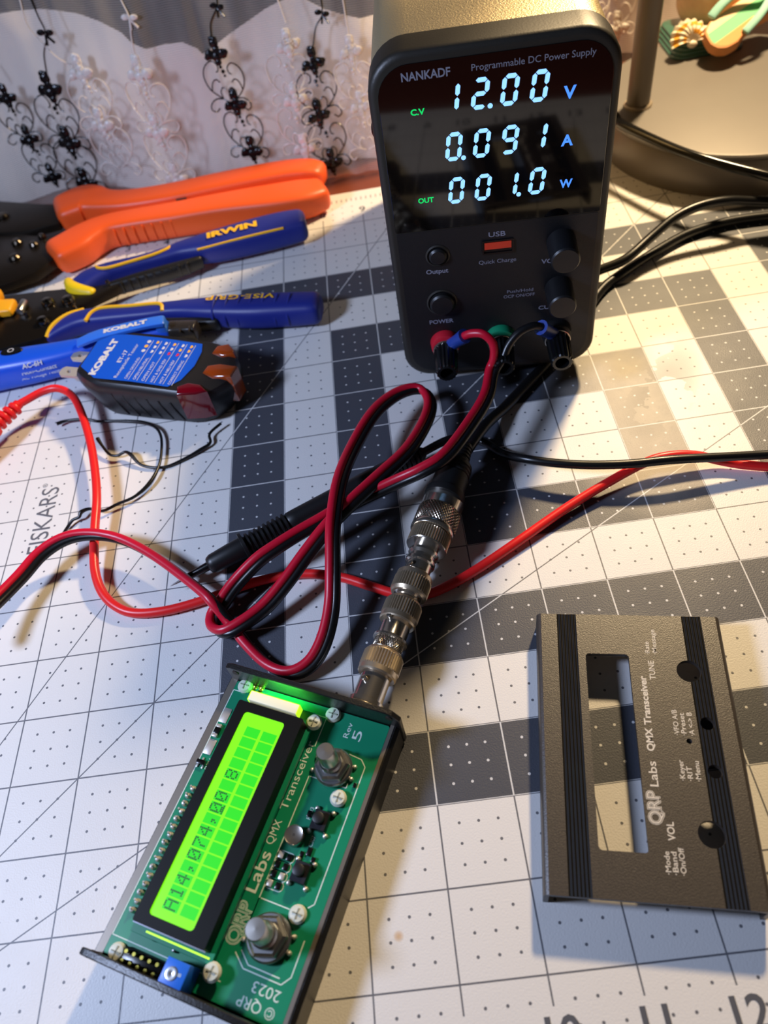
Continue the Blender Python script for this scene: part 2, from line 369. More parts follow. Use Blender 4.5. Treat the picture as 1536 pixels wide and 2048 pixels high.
def flower(m, x, z, s, sl=0):
    for (dx, dz, r) in ((0, .22, .11), (-.03, .31, .075), (.03, .30, .075), (-.17, -.02, .115), (-.24, -.07, .07), (.17, .0, .115), (.24, .03, .07), (0, -.07, .12), (.01, -.19, .075), (.02, .08, .09), (.03, -.29, .04)):
        m.ball(cp(x+(dx+sl*dz)*s*1.15, z+dz*s*1.15, 0.045), r*s*1.2, 10, 1, .4, 1)
    for k in range(26):
        a = random.uniform(0, 2*PI); rr = random.uniform(.04, .22); m.ball(cp(x+rr*s*math.cos(a), z+rr*s*math.sin(a)*1.0+.02*s, .085), .028*s, 6)
def scroll(m, x, z, s, r=0.016):
    def crv(pts, flip): m.tube([cp(x+(-1 if flip else 1)*p[0]*s, z+p[1]*s, .05) for p in pts], r, 6, 4)
    for fl in (False, True):
        k = .06 if fl else 0
        crv([(.05, -.54), (.28, -.40), (.50, -.14), (.58, .14+k), (.50, .37+k), (.30, .46+k), (.15, .36+k), (.15, .22+k), (.22, .17+k)], fl)
        crv([(.46, -.22), (.40, -.02), (.28, .05), (.18, -.03)], fl)
        crv([(.20, -.45), (.22, -.27), (.13, -.16), (.04, -.22)], fl)
        crv([(.20, -.46), (.40, -.43), (.56, -.50), (.59, -.64), (.48, -.74), (.37, -.68)], fl)
    m.ball(cp(x, z+.26*s, .07), .06*s, 8); m.ball(cp(x+.02*s, z+.15*s, .07), .04*s, 8)
def bow(m, x, z, s):
    m.ball(cp(x-.1*s, z+.05*s), .09*s, 8, 1.2, .5, .8); m.ball(cp(x+.1*s, z+.02*s), .09*s, 8, 1.2, .5, .8); m.tube([cp(x, z), cp(x+.14*s, z-.2*s)], .03*s, 6); m.tube([cp(x, z), cp(x-.05*s, z-.22*s)], .03*s, 6)
def chain(name, mtl, stem, flowers, scrolls, s=1.0, sl=0.0, bowat=None):
    m = MB()
    if stem: m.tube([cp(*p) for p in stem], 0.018, 6, 5)
    if bowat: bow(m, *bowat, s)
    for f in flowers: flower(m, *f, s, sl)
    for f in scrolls: scroll(m, *f, s)
    m.build(name, mtl, curtain)
chain('black_embroidery', M_bbead, [(0.1, 3.4), (0.2, 3.0)], [(0.38, 2.6), (0.50, 1.60), (0.7, 0.62)], [(0.42, 2.10), (0.60, 1.1)], 0.78)
chain('black_embroidery', M_bbead, [(2.05, 4.9), (2.05, 4.58), (2.07, 4.23), (2.10, 3.85), (1.85, 3.47), (1.71, 3.0)], [(1.62, 2.70), (1.57, 1.43), (1.60, 0.40)], [(1.58, 2.03), (1.58, 0.92)], 1.0, bowat=(2.08, 3.86))
chain('black_embroidery', M_bbead, [(6.46, 4.6), (6.44, 4.17), (6.38, 3.97), (6.14, 3.67), (6.06, 3.3)], [(6.08, 3.05), (6.25, 1.93), (6.37, 0.83)], [(6.15, 2.46), (6.32, 1.33)], 0.85, bowat=(6.40, 3.97))
chain('black_embroidery', M_bbead, [(8.86, 4.3), (8.81, 3.86), (8.77, 3.50), (8.57, 3.26), (8.40, 2.83)], [(8.36, 2.55), (8.26, 1.42), (8.37, 0.28)], [(8.34, 1.96), (8.36, 0.80)], 0.85, bowat=(8.77, 3.50))
chain('white_embroidery', M_wbead, [(1.74, 5.0), (1.77, 4.60), (1.70, 4.10), (1.89, 3.73), (2.17, 3.35), (2.5, 3.1)], [(2.58, 2.98), (2.66, 1.80)], [(2.66, 2.42), (2.76, 1.3)], 0.95)
chain('white_embroidery', M_wbead, [(4.28, 4.9), (4.30, 4.46), (4.36, 4.12), (4.26, 3.73), (4.18, 3.25)], [(4.17, 2.97), (4.13, 1.66), (4.25, 0.50)], [(4.16, 2.30), (4.20, 1.12)], 0.95, bowat=(4.36, 4.08))
chain('white_embroidery', M_wbead, [(7.75, 4.4), (7.9, 3.5)], [(7.85, 3.05), (7.76, 1.92), (7.75, 0.8)], [(7.70, 2.46), (7.70, 1.32)], 0.85)
chain('white_embroidery', M_wbead, [(9.3, 4.4), (9.3, 3.0)], [(9.3, 2.7), (9.35, 1.5)], [(9.28, 2.1), (9.35, 0.9)], 0.8)
chain('white_embroidery', M_wbead, [(16.6, 3.6), (16.6, 2.2)], [(16.62, 1.9), (16.8, 0.8)], [(16.7, 1.35), (16.0, 1.5)], 0.95)
chain('black_embroidery', M_bbead, [(17.5, 3.0), (17.55, 1.7), (17.6, 1.3)], [(17.62, 1.0)], [], 0.5)
edge = [(-6, 3.3), (-2, 3.9), (0.94, 4.20), (1.94, 4.10), (2.82, 3.97), (3.35, 3.80), (3.84, 3.57), (4.03, 3.35), (4.34, 3.21), (4.87, 3.29), (5.30, 3.28), (5.61, 3.08), (5.69, 2.94), (5.90, 2.99), (6.74, 3.30), (7.42, 3.57), (7.94, 3.70), (8.30, 3.72), (8.84, 3.42), (9.63, 3.15), (10.62, 3.14), (13, 3.0), (20, 3.0)]
def top(x):
    for (a, b_) in zip(edge, edge[1:]):
        if a[0] <= x <= b_[0]: return a[1]+(b_[1]-a[1])*(x-a[0])/(b_[0]-a[0])
    return edge[-1][1]
xs = sorted(set([-6+0.2*i for i in range(131)]+[e[0] for e in edge])); V = []; F = []
def cw(x, z): return cur_y(x, z)+0.62+0.12*math.sin(1.6*x+z*.8)+0.10*math.sin(.9*x-1.7*z)+.05*math.sin(3.1*x+2.2*z)
nz_ = 24
for x in xs:
    for k in range(nz_): z = -0.08+(top(x)+0.08)*k/(nz_-1); V.append((x, cw(x, z), z))
F = [(i*nz_+k, (i+1)*nz_+k, (i+1)*nz_+k+1, i*nz_+k+1) for i in range(len(xs)-1) for k in range(nz_-1)]
b = MB(); b.add(V, F); b.add([(p[0], p[1]+0.03, p[2]) for p in V], [f[::-1] for f in F])
tag(b.build('white_cloth', bsdf('soft_white_cloth', (238, 230, 222), 0.75, spec=0.2), smooth=180), 'crumpled plain white cloth bunched behind the sheer curtain', 'cloth')

# ------------------------------------------------------------------ bench power supply
psu = thing('bench_power_supply', 'black programmable bench power supply with three rows of glowing white digits', 'power supply', (9.469, 10.922, 0), -0.097)
PW, PH, PZ, PD = 3.457, 5.719, 0.222, 7.2
FP = Tm(0, 0, PZ) @ fr((1, 0, 0), (0, 0, 1), (0, -1, 0))       # panel coordinates: u across, w up, third axis out of the panel
M_case = bsdf('black_powder_coat', (190, 172, 134), 0.46, 0.65, spec=0.6, bump=0.55, bscale=1500)
M_bezel = bsdf('black_bezel_paint', (46, 43, 38), 0.45, 0.3, spec=.6, bump=0.1, bscale=1200)
out = rrect(0, 0, PW, PH, 0.5, 8, rs=(.5, .5, .58, .58))
inn = rrect(0.02, 0.02, PW-0.02, PH-0.02, 0.5, 8, rs=(.49, .49, .57, .57))
MB().prism(inn, -PD, -0.60, 0.04, 2, FP, both=True).build('housing', M_case, psu)
b = MB(); b.prism(out, -0.56, 0.0, 0.1, 4, FP); b.prism(rrect(0.05, 0.05, PW-0.05, PH-0.05, .5, 8), -0.62, -0.55, M=FP); b.build('front_bezel', M_bezel, psu)
b = MB()
for x in (0.5, 2.3):
    for y in (0.6, PD-0.7): b = MB(); b.lathe([(0.26, 0), (0.28, 0.04), (0.28, PZ+.01)], 20, Tm(x, y, 0)); b.build('rubber_foot', M_rubber, psu)
M_window = bsdf('smoked_display_window', (7, 5, 6), 0.045, spec=0.6, coat=0.3)
win = MB(); win.prism(rrect(0.14, 3.08, 3.33, 5.56, .1, 8, rs=(.03, .03, .45, .45)), 0.0, 0.012, 0.004, 1, FP); win = win.build('display_window', M_window, psu)
MB().prism(rrect(0.15, 0.14, 3.31, 3.06, .1, 8, rs=(.42, .42, .02, .02)), 0.0, 0.006, M=FP).build('control_panel', bsdf('control_panel_black', (20, 20, 23), 0.5, bump=0.15, bscale=1500), psu)
SEG = {'0': 'abcdef', '1': 'bc', '2': 'abged', '9': 'abcfgd'}
def digit(u, w, ch, dp=False, W=0.235, H=0.42, t=0.062):
    m = MB(); sl = 0.13; g = 0.008; Z = 0.0135
    def seg(p, q, vert):
        p = Vector(p); q = Vector(q); d = (q-p).normalized(); nn = Vector((-d.y, d.x))*t/2; e = t/2
        P = [p+d*g, p+d*(g+e)+nn, q-d*(g+e)+nn, q-d*g, q-d*(g+e)-nn, p+d*(g+e)-nn]
        m.add([(u+a.x+sl*(a.y), w+a.y, Z) for a in P], [(5, 4, 3, 2, 1, 0)], FP)
    h = t/2; A = (h, H-h); B = (W-h, H-h); Cc = (W-h, H/2); D = (W-h, h); E = (h, h); G = (h, H/2)
    SG = {'a': (A, B), 'b': (B, Cc), 'c': (Cc, D), 'd': (E, D), 'e': (G, E), 'f': (A, G), 'g': (G, Cc)}
    for s_ in SEG[ch]: seg(*SG[s_], s_ in 'bcef')
    if dp: m.add([(p[0], p[1], Z) for p in circ(u+W+0.04, w+0.03, 0.036, 14)], [tuple(range(14))], FP)
    m.build('lit_digit', M_seg, win, smooth=0)
for row, (w0, s_) in enumerate(((4.85, '12.00'), (4.16, '0.091'), (3.485, '001.0'))):
    k = 0; i = 0
    while i < len(s_):
        dp = i+1 < len(s_) and s_[i+1] == '.'
        digit(1.0+0.403*k, w0, s_[i], dp); k += 1; i += 2 if dp else 1
for t, u, w0, h, wd, mt, nme in (('V', 2.68, 4.845, .175, .17, M_segb, 'unit_letter'), ('A', 2.68, 4.185, .165, .17, M_segb, 'unit_letter'), ('W', 2.69, 3.54, .135, .19, M_segb, 'unit_letter'), ('C.V', 0.57, 4.885, .085, .2, M_segg, 'mode_indicator'), ('OUT', 0.55, 3.555, .085, .24, M_segg, 'mode_indicator')):
    MB().text(t, FP @ Tm(u, w0, .0138), h, wd, bold=0.03).build(nme, mt, win, smooth=0)
lt = MB(); Z = Tm(0, 0, .0136)
for t, u, w0, h, wd, bo in (('NANKADF', .49, 5.345, .115, .665, .02), ('Programmable DC Power Supply', 1.44, 5.365, .085, 1.64, 0)):
    lt.text(t, FP @ Tm(u, w0, .0138), h, wd, bold=bo)
lt.build('brand_lettering', bsdf('window_lettering_grey', (128, 130, 145), 0.6), win, smooth=0)
lt = MB()
for t, u, w0, h, wd, bo in (('USB', 1.61, 2.835, .085, .27, .01), ('Quick Charge', 1.44, 2.345, .07, .61, 0), ('Output', .56, 2.265, .085, .37, .02), ('POWER', .53, 1.225, .085, .425, .02), ('VOLTAGE', 2.46, 2.235, .085, .62, .02), ('CURRENT', 2.44, 1.31, .08, .62, .02), ('Push/Hold', 1.9, 1.72, .06, .44, 0), ('OCP ON/OFF', 1.84, 1.62, .06, .53, 0)):
    lt.text(t, FP @ Tm(u, w0, .0075), h, wd, bold=bo)
lt.build('panel_lettering', bsdf('panel_lettering_grey', (140, 142, 160), 0.6), psu, smooth=0)
def knob(u, w0, name):
    M = FP @ Tm(u, w0, 0)
    b = MB(); b.lathe([(0.20, 0.02), (0.235, 0.06), (0.235, 0.05), (0.232, .3), (0.228, 0.57), (0.205, 0.6), (0, 0.602)], 36, M); return b.build(name, M_black, psu)
knob(2.76, 2.64, 'voltage_knob'); knob(2.76, 1.76, 'current_knob')
def button(u, w0, r, name, h):
    b = MB(); b.lathe([(r+.055, 0), (r+.055, .015), (r+.03, .03), (r+.012, .012), (r+.01, 0.0)], 30, FP @ Tm(u, w0, 0)); b.build('button_ring', M_bezel, psu)
    b = MB(); b.lathe([(r, 0), (r, h-.03), (r-.03, h), (0, h+.006)], 30, FP @ Tm(u, w0, 0)); b.build(name, M_black, psu)
button(0.775, 2.60, 0.145, 'output_button', 0.08); button(0.78, 1.67, 0.21, 'power_button', 0.12)
b = MB(); plate(b, rrect(1.5, 2.53, 2.01, 2.78, .02, 3), [rrect(1.525, 2.555, 1.985, 2.755, .01, 2)], 0.0, 0.03, FP); b.prism(rrect(1.52, 2.55, 1.99, 2.76, .01, 2), 0.0, 0.008, M=FP); usb = b.build('usb_port', bsdf('port_shell_dark', (40, 36, 36), .3, .7), psu)
MB().box((1.755, 2.68, 0.016), (0.43, 0.12, 0.02), M=FP).build('port_tongue', bsdf('red_port_tongue', (225, 62, 36), .45), usb)
for u, mt, nme in ((0.775, bsdf('red_post_collar', (196, 28, 48), .4), 'binding_post'), (1.775, bsdf('green_post_collar', (20, 140, 98), .4), 'binding_post'), (2.765, M_black, 'binding_post')):
    M = FP @ Tm(u, .80, 0)
    b = MB(); b.lathe([(.26, 0), (.27, .02), (.25, .16), (.2, .19), (0, .19)], 30, M); post = b.build(nme, mt, psu)
    MB().cyl(M @ Vector((0, 0, .15)), M @ Vector((0, 0, .32)), .09, 18).build('metal_stem', M_nickel, post)
    MB().lathe([(.215, .245), (.225, .25), (.225, .27), (.21, .275)], 30, M).build('metal_washer', M_nickel, post)
    b = MB(); b.lathe([(.20, .275), (.215, .29, 1), (.19, .84, 1), (.17, .87, 1), (.12, .87), (.115, .62), (0, .6)], 36, M, knurl=.07); b.build('screw_cap', M_blackg, post, smooth=20)
b = MB(); b.ball((-0.0, 0.45, PZ+4.55), .12, 14, .45, 1, 1); b.build('side_screw', M_gun, psu)
# the lead's spade terminals and wires, given in the power supply's own frame, then on the mat
MP = Matrix.Translation((9.469, 10.922, 0)) @ Rz(-0.097)
lead = thing('power_lead', 'crimson and black paired power lead looped across the mat from the binding posts', 'cable', (9.0, 8.4, 0))
LM = Tm(-9.0, -8.4, 0)
def wp(u, d, w_): return tuple(MP @ Vector((u, d, w_+PZ)))
ZIP = [(10.89,9.93,1.00), (10.72,9.43,0.95), (10.38,8.88,0.95), (9.86,8.18,1.00), (9.45,8.00,0.92), (9.01,7.99,0.74), (8.50,7.91,0.60), (8.00,7.70,0.60), (7.74,7.56,0.60), (7.35,7.36,0.60), (6.97,7.14,0.60), (6.64,6.96,0.55), (6.25,6.71,0.38), (6.01,6.45,0.28), (5.86,6.27,0.20), (5.88,6.05,0.22), (6.08,5.90,0.30), (6.36,5.97,0.35), (6.73,6.20,0.38), (7.10,6.53,0.50), (7.44,6.90,0.62), (7.82,7.28,0.74), (8.22,7.67,0.76), (8.70,8.15,0.72), (9.24,8.73,0.64), (9.61,9.40,0.55), (9.76,9.92,0.50), (9.67,10.27,0.50), (9.43,10.30,0.55), (9.09,10.12,0.60), (8.71,9.69,0.65), (8.32,8.92,0.70), (8.07,8.07,0.86), (7.93,7.18,0.90), (7.86,6.50,0.72), (7.78,5.96,0.50), (7.62,5.50,0.35), (7.39,5.20,0.25), (7.08,5.11,0.20), (6.75,5.29,0.16), (6.44,5.65,0.14), (6.16,6.05,0.20), (5.94,6.34,0.42), (5.75,6.57,0.45), (5.11,7.22,0.42), (4.60,7.66,0.42), (4.14,7.94,0.45), (3.66,8.06,0.50), (3.24,8.01,0.52), (2.88,7.78,0.50), (2.62,7.37,0.50), (2.34,6.83,0.60), (2.12,6.25,0.80)]
def mv(P, d): return [(p[0]+d[0], p[1]+d[1], max(.08, p[2]+d[2])) for p in P]
redp = [wp(1.09, -.38, 1.17), wp(1.15, -.42, 1.24), wp(1.27, -.47, 1.31), wp(1.45, -.55, 1.33), wp(1.60, -.64, 1.18), wp(1.60, -.75, .95)]+ZIP
MB(LM).tube(redp, 0.074, 14, 5).build('red_wire', M_red_wire, lead, smooth=60)
blkp = [wp(2.48, -.385, 1.20), wp(2.42, -.41, 1.26), wp(2.29, -.44, 1.31), wp(2.06, -.50, 1.25), wp(1.87, -.6, 1.08), wp(1.75, -.74, .88)]+mv(ZIP, (.085, -.055, -.055))
MB(LM).tube(blkp, 0.074, 14, 5).build('black_wire', M_black_wire, lead, smooth=60)
for (a, c, e_) in (((.80, -.235, .82), (.86, -.25, .90), (1.13, -.41, 1.22)), ((2.74, -.235, .84), (2.70, -.25, .92), (2.44, -.405, 1.24))):
    t = MB(LM); t.tube([wp(*c), wp(*[(c[i]+e_[i])/2 for i in range(3)]), wp(*e_)], [.115, .115, .135], 14, 3); sl_ = t.build('spade_terminal', M_blue_sleeve, lead)
    MB(LM).tube([wp(*a), wp(*c)], [.11, .09], 10, 2).build('metal_spade', M_nickel, sl_)

# ------------------------------------------------------------------ opened radio transceiver
X_ = thing('radio_transceiver', 'opened pocket radio transceiver with green circuit board and lit yellow-green display', 'radio', (4.829, 1.622, 0), -0.434)
M_anod = bsdf('black_anodised_aluminium', (20, 20, 21), 0.36, spec=0.6, bump=0.25, bscale=1800)
M_edge = bsdf('bare_aluminium_edge', (128, 120, 110), 0.45, 0.7)
b = MB(); b.mi = 0
b.prism([(-.04, 0), (2.52, 0), (2.52, .30), (2.52, .50), (2.47, .55), (2.40, .55), (2.40, .07), (.08, .07), (.08, .51), (-.04, .51)], 0.06, 3.68, 0.01, 1, fr((1, 0, 0), (0, 0, 1), (0, -1, 0)) @ Matrix.Scale(-1, 4, (0, 0, 1)))
shell = b.build('bottom_shell', M_anod, X_, smooth=30)
b = MB(); b.box((2.425, 1.87, .553), (.05, 3.6, .012)); b.box((.02, 1.87, .512), (.10, 3.6, .012)); b.build('shell_rim', M_edge, shell)
def end_plate(y0, y1):
    b = MB(); poly = [(-.02, .02), (2.50, .02), (2.54, .06), (2.54, .74), (2.44, .87), (2.36, .90), (.06, .90), (-.02, .86)]
    b.prism(poly, min(y0, y1), max(y0, y1), 0.012, 1, fr((1, 0, 0), (0, 0, 1), (0, -1, 0)) @ Matrix.Scale(-1, 4, (0, 0, 1)), both=True); return b.build('end_plate', M_anod, X_, smooth=30)
far = end_plate(3.66, 3.74); near = end_plate(0.0, 0.08)
for pl_, yy in ((far, 3.655), (far, 3.745), (near, 0.085)):
    for xx in (.12, 2.40):
        b = MB(); b.cyl((xx, yy-.004, .78), (xx, yy+.004, .78), .05, 14); b.build('screw_hole', bsdf('dark_hole', (48, 26, 22), .6), pl_)
PB = 0.52
brd = MB().prism(rrect(.07, .10, 2.39, 3.65, .03, 3), PB-.06, PB, .004, 1).build('circuit_board', M_pcb, X_)
# white printing on the board
s_ = MB(); zz = PB+.002
for p, q in (((.08, .30), (.08, 3.51)), ((.08, .30), (1.55, .30)), ((.08, 3.51), (1.52, 3.51)), ((1.60, .98), (1.60, 2.72)), ((1.52, 3.1), (1.52, 3.51)), ((1.62, 2.72), (2.12, 2.72)), ((2.12, 2.72), (2.12, 2.78)), ((2.18, 3.12), (2.26, 3.04)), ((2.26, 3.04), (2.26, 1.36)), ((2.0, 3.14), (2.18, 3.12)), ((2.26, 1.36), (2.2, 1.3)), ((1.62, 1.22), (2.0, 1.22)), ((1.58, .62), (1.74, .50)), ((1.74, .50), (2.22, .50)), ((2.22, .50), (2.30, .60)), ((2.30, .60), (2.30, .98)), ((1.64, .66), (1.78, .55)), ((1.78, .55), (2.18, .55)), ((1.6, 1.22), (1.6, .98)), ((1.64, 3.0), (1.64, 3.14))):
    s_.line(p, q, .013, zz)
s_.build('silkscreen_outline', M_silk, brd, smooth=0)
TM = fr((0, 1, 0), (-1, 0, 0), (0, 0, 1))
def btext(t, x, y, h, wd=None, bold=0, M=None): MB().text(t, Tm(x, y, zz) @ (M or TM), h, wd, bold).build('board_lettering', M_silk, brd, smooth=0)

for bo, dz_, mt_ in ((.065, 0, M_silk), (.035, .0008, M_pcb), (.008, .0016, M_silk), (-.02, .0024, M_pcb)):
    MB().otext('QRP', Tm(1.57, .68, zz+dz_) @ TM, .17, .44, bo).build('board_lettering', mt_, brd, smooth=0)
btext('Labs', 1.535, 1.24, .15, .47, .01); btext('QMX', 1.50, 1.80, .105, .30); btext('Transceiver', 1.50, 2.23, .105, .92)
btext('Rev', 1.90, 3.33, .07, .21); btext('5', 2.07, 3.33, .12, .14); btext('D202', .285, 2.80, .045, .15); btext('D204', .255, 2.38, .045, .15); btext('R303', 1.83, 2.22, .05, .15); btext('C307', 1.98, 1.93, .05, .13)
TM2 = fr((-1, 0, 0), (0, -1, 0), (0, 0, 1))
btext('© QRP', 2.27, .27, .11, .46, 0, TM2); btext('2023', 2.26, .44, .11, .34, 0, TM2)
# display module
lcd = MB().prism(rrect(.33, .40, 1.42, 3.48, .02, 2), .60, .66, .004, 1).build('display_board', M_pcb, X_)
M_frame = bsdf('black_display_frame', (6, 6, 5), 0.5, spec=.2)
b = MB(); plate(b, rrect(.40, .50, 1.36, 3.29, .03, 3), [rrect(.545, .62, 1.145, 3.165, .05, 5)], .66, .885); fr_ = b.build('display_frame', M_frame, lcd)
MB().box((.90, .495, .87), (.96, .012, .03)).build('frame_lip', bsdf('bright_frame_lip', (160, 165, 185), .3, .6), fr_)
b = MB(); b.prism(rrect(.53, .60, 1.16, 3.18, .04, 4), .80, .862); scr = b.build('lit_screen', M_lcd, lcd, smooth=0)
FONT = {'A': ('01110', '10001', '10001', '11111', '10001', '10001', '10001'), '1': ('00100', '01100', '00100', '00100', '00100', '00100', '01110'), '4': ('00010', '00110', '01010', '10010', '11111', '00010', '00010'),
        ',': ('00000', '00000', '00000', '00000', '01100', '00100', '01000'), '0': ('01110', '10001', '10011', '10101', '11001', '10001', '01110'), '7': ('11111', '00001', '00010', '00100', '01000', '01000', '01000'), '8': ('01110', '10001', '10001', '01110', '10001', '10001', '01110'), ' ': ('00000',)*7}
line1 = 'A14,074,00 8'; cpit = .1425
c_ = MB(); d_ = MB()
for row, (xa, xb) in enumerate(((.665, .865), (.905, 1.105))):
    for k in range(16):
        ya = .725+cpit*k; yb = ya+.125; c_.add([(xa, ya, .8635), (xb, ya, .8635), (xb, yb, .8635), (xa, yb, .8635)], [(0, 1, 2, 3)])
        if row == 0 and k < len(line1):
            g = list(FONT[line1[k]])+['11111' if k == 8 else '00000']
            for r, bits in enumerate(g):
                for q, bt in enumerate(bits):
                    if bt == '1':
                        y0 = ya+.008+q*.0222; x0 = xa+.004+r*.0242; d_.add([(x0, y0, .8645), (x0+.020, y0, .8645), (x0+.020, y0+.0185, .8645), (x0, y0+.0185, .8645)], [(0, 1, 2, 3)])
c_.build('character_cells', M_cell, scr, smooth=0); d_.build('character_pixels', M_dot, scr, smooth=0)
M_glow = bsdf('light_guide_edge', (160, 220, 40), .4, emit=(190, 255, 40), estr=1.1)
led = MB().box((.85, 3.40, .76), (.72, .13, .17), .01).build('backlight_block', bsdf('cream_backlight_block', (226, 222, 196), .5, emit=(225, 225, 180), estr=.25), lcd)
b = MB(); b.box((.85, 3.468, .765), (.73, .008, .15)); b.box((.485, 3.40, .76), (.01, .13, .16)); b.box((1.215, 3.40, .76), (.01, .13, .16)); b.build('glowing_edge', M_glow, led)
MB().box((.95, .455, .64), (.85, .02, .05)).build('glowing_slot', M_glow, lcd)
g_ = bpy.data.lights.new('backlight_leak', 'AREA'); g_.shape = 'RECTANGLE'; g_.size = .5*I; g_.size_y = .12*I; g_.energy = 0.008; g_.color = (.1, 1, .12)
go = bpy.data.objects.new('backlight_leak', g_); COL.objects.link(go); go.parent = led; go.location = (.85*I, 3.485*I, .74*I); go.rotation_euler = (math.radians(80), 0, 0)
# nylon screws
for (x, y, z) in ((.23, 3.60, PB), (1.43, 3.36, PB+.12), (1.60, 3.57, PB), (2.09, 2.56, PB+.03), (2.12, 1.20, PB), (1.46, .35, PB+.1), (.25, .155, PB)):
    b = MB(); b.lathe([(.05, PB-.02-z), (.055, -.005), (.105, 0), (.108, .03), (.085, .062), (.0, .075)], 22, Tm(x, y, z)); sw = b.build('nylon_screw', M_nylon, X_)
    b = MB(); b.box((x, y, z+.072), (.12, .016, .012)); b.box((x, y, z+.072), (.016, .12, .012)); b.build('cross_slot', bsdf('slot_shadow_grey', (140, 146, 132), .6), sw)
# rotary encoders
for (x, y, sc_) in ((1.885, 2.90, 1.0), (1.91, .87, 1.06)):
    enc = MB().box((x, y, PB+.03), (.36*sc_, .36*sc_, .06), .01).build('rotary_encoder', bsdf('encoder_body_grey', (130, 134, 138), .35, .8), X_)
    b = MB(); b.lathe([(.22*sc_, PB+.03), (.25*sc_, PB+.04), (.25*sc_, PB+.085), (.23*sc_, PB+.11), (.1, PB+.11)], 32, Tm(x, y, 0)); b.build('washer', M_steel, enc)
    b = MB(); b.lathe([(.20*sc_, PB+.11), (.225*sc_, PB+.125), (.225*sc_, PB+.19), (.19*sc_, PB+.22), (.13*sc_, PB+.22)], 6, Tm(x, y, 0) @ Rz(.3)); b.build('hex_nut', M_steel, enc, smooth=20)
    b = MB(); b.lathe([(.138*sc_, PB+.10)]+[((.138 if k % 2 else .128)*sc_, PB+.2+.018*k) for k in range(8)]+[(.12*sc_, PB+.35), (0, PB+.35)], 24, Tm(x, y, 0)); b.build('threaded_bushing', M_steel, enc)
    b = MB(); b.lathe([(.117*sc_, PB+.33), (.117*sc_, PB+.62), (.105*sc_, PB+.645), (0, PB+.65)], 30, Tm(x, y, 0)); b.build('shaft', bsdf('brushed_shaft', (196, 192, 184), .34, 1.0), enc)
    for (dx, dy) in ((-.27, .08), (-.27, -.1), (.25, .1), (.26, -.06)):
        b = MB(); b.ball((x+dx*sc_, y+dy*sc_, PB+.01), .032, 10, 1, 1, 1.2); b.build('solder_joint', M_solder, enc)
# push buttons
for (x, y) in ((1.985, 2.235), (1.99, 1.615)):
    t = MB().box((x, y, PB+.06), (.20, .24, .12), .012).build('push_button', M_blackg, X_)
    MB().cyl((x-.01, y+.005, PB+.1), (x-.01, y+.005, PB+.21), .072, 22, bev=.01).build('button_cap', M_black, t)
    MB().box((x, y, PB+.122), (.19, .23, .006)).build('top_plate', bsdf('button_frame_metal', (84, 84, 90), .3, .9), t)
    for dx in (-.11, .11):
        for dy in (-.14, .14): MB().ball((x+dx, y+dy, PB+.015), .034, 10, 1, 1, 1.2).build('solder_joint', M_solder, t)
mic = MB().lathe([(.115, PB), (.122, PB+.01), (.122, PB+.12), (.112, PB+.13), (.1, PB+.125)], 28, Tm(1.745, 1.975, 0)).build('microphone_capsule', M_nickel, X_)
MB().lathe([(.104, PB+.12), (0, PB+.126)], 28, Tm(1.745, 1.975, 0)).build('felt_face', bsdf('microphone_felt', (40, 38, 36), .8), mic)
# header pins along the display and beside the trimmer
for k in range(16):
    b = MB(); yy = .60+.1*k; b.ball((.19+.015*math.sin(k*2.2), yy, PB+.02), .045, 10, 1, .85, 1.1); b.cyl((.185, yy, PB), (.185+.01*math.sin(k*3.), yy+.01, PB+.10), .014, 8); b.build('header_pin', M_solder, X_)
M_brass = bsdf('gold_plated_pin', (205, 190, 90), .25, 1.0)
b = MB().box((.62, .155, PB+.03), (.55, .2, .06), .01).build('pin_header', M_blackg, X_)
for k in range(5):
    for r in (0, 1): MB().cyl((.41+.105*k, .105+.1*r, PB+.05), (.41+.105*k, .105+.1*r, PB+.16), .022, 8).build('gold_pin', M_brass, b)
for (x, y) in ((.36, 3.69-.05), (.46, 3.70-.05), (.36, 3.59-.03), (.46, 3.60-.03)):
    b = MB(); b.lathe([(.045, PB), (.03, PB+.01), (.012, PB+.022), (0, PB+.024)], 14, Tm(x, y, 0)); b.build('solder_pad', M_brass, X_)
trim = MB().box((1.145, .20, PB+.19), (.29, .26, .36), .012).build('trimmer_resistor', bsdf('trimmer_blue', (28, 104, 220), .4), X_)
MB().lathe([(.07, PB+.365), (.07, PB+.378), (.05, PB+.382), (0, PB+.37)], 20, Tm(1.12, .19, 0)).build('trimmer_screw', M_steel, trim)
MB().text('B', Tm(1.23, .19, PB+.372) @ TM, .045).build('trimmer_marking', M_silk, trim, smooth=0)
for (x, y) in ((.145, 3.13), (.145, 2.67)): MB().box((x, y, PB+.006), (.115, .21, .012), .004).build('solder_pad', M_solder, X_)
r_ = MB().box((.145, 2.895, PB+.03), (.08, .09, .05), .005).build('surface_mount_diode', M_blackg, X_); b = MB(); b.box((.145, 2.96, PB+.025), (.07, .05, .05), .005); b.build('end_cap', M_solder, r_); b = MB(); b.box((.145, 2.83, PB+.025), (.07, .05, .05), .005); b.build('end_cap', M_solder, r_)
r_ = MB().box((.14, 2.44, PB+.035), (.12, .06, .055), .006).build('surface_mount_transistor', M_blackg, X_)
for dx, dy in ((0, .05), (-.04, -.05), (.04, -.05)): MB().box((.14+dx, 2.44+dy, PB+.012), (.025, .04, .02), .003).build('lead', M_solder, r_)
b = MB(); jj = 0
for y in (1.40, 1.51, 1.62, 1.73):
    for x in (1.66, 1.77):
        MB().box((x, y, PB+.02), (.07, .08, .04), .01).build('surface_mount_chip', M_blackg if (jj % 3) else M_solder, X_); jj += 1
s2 = MB()
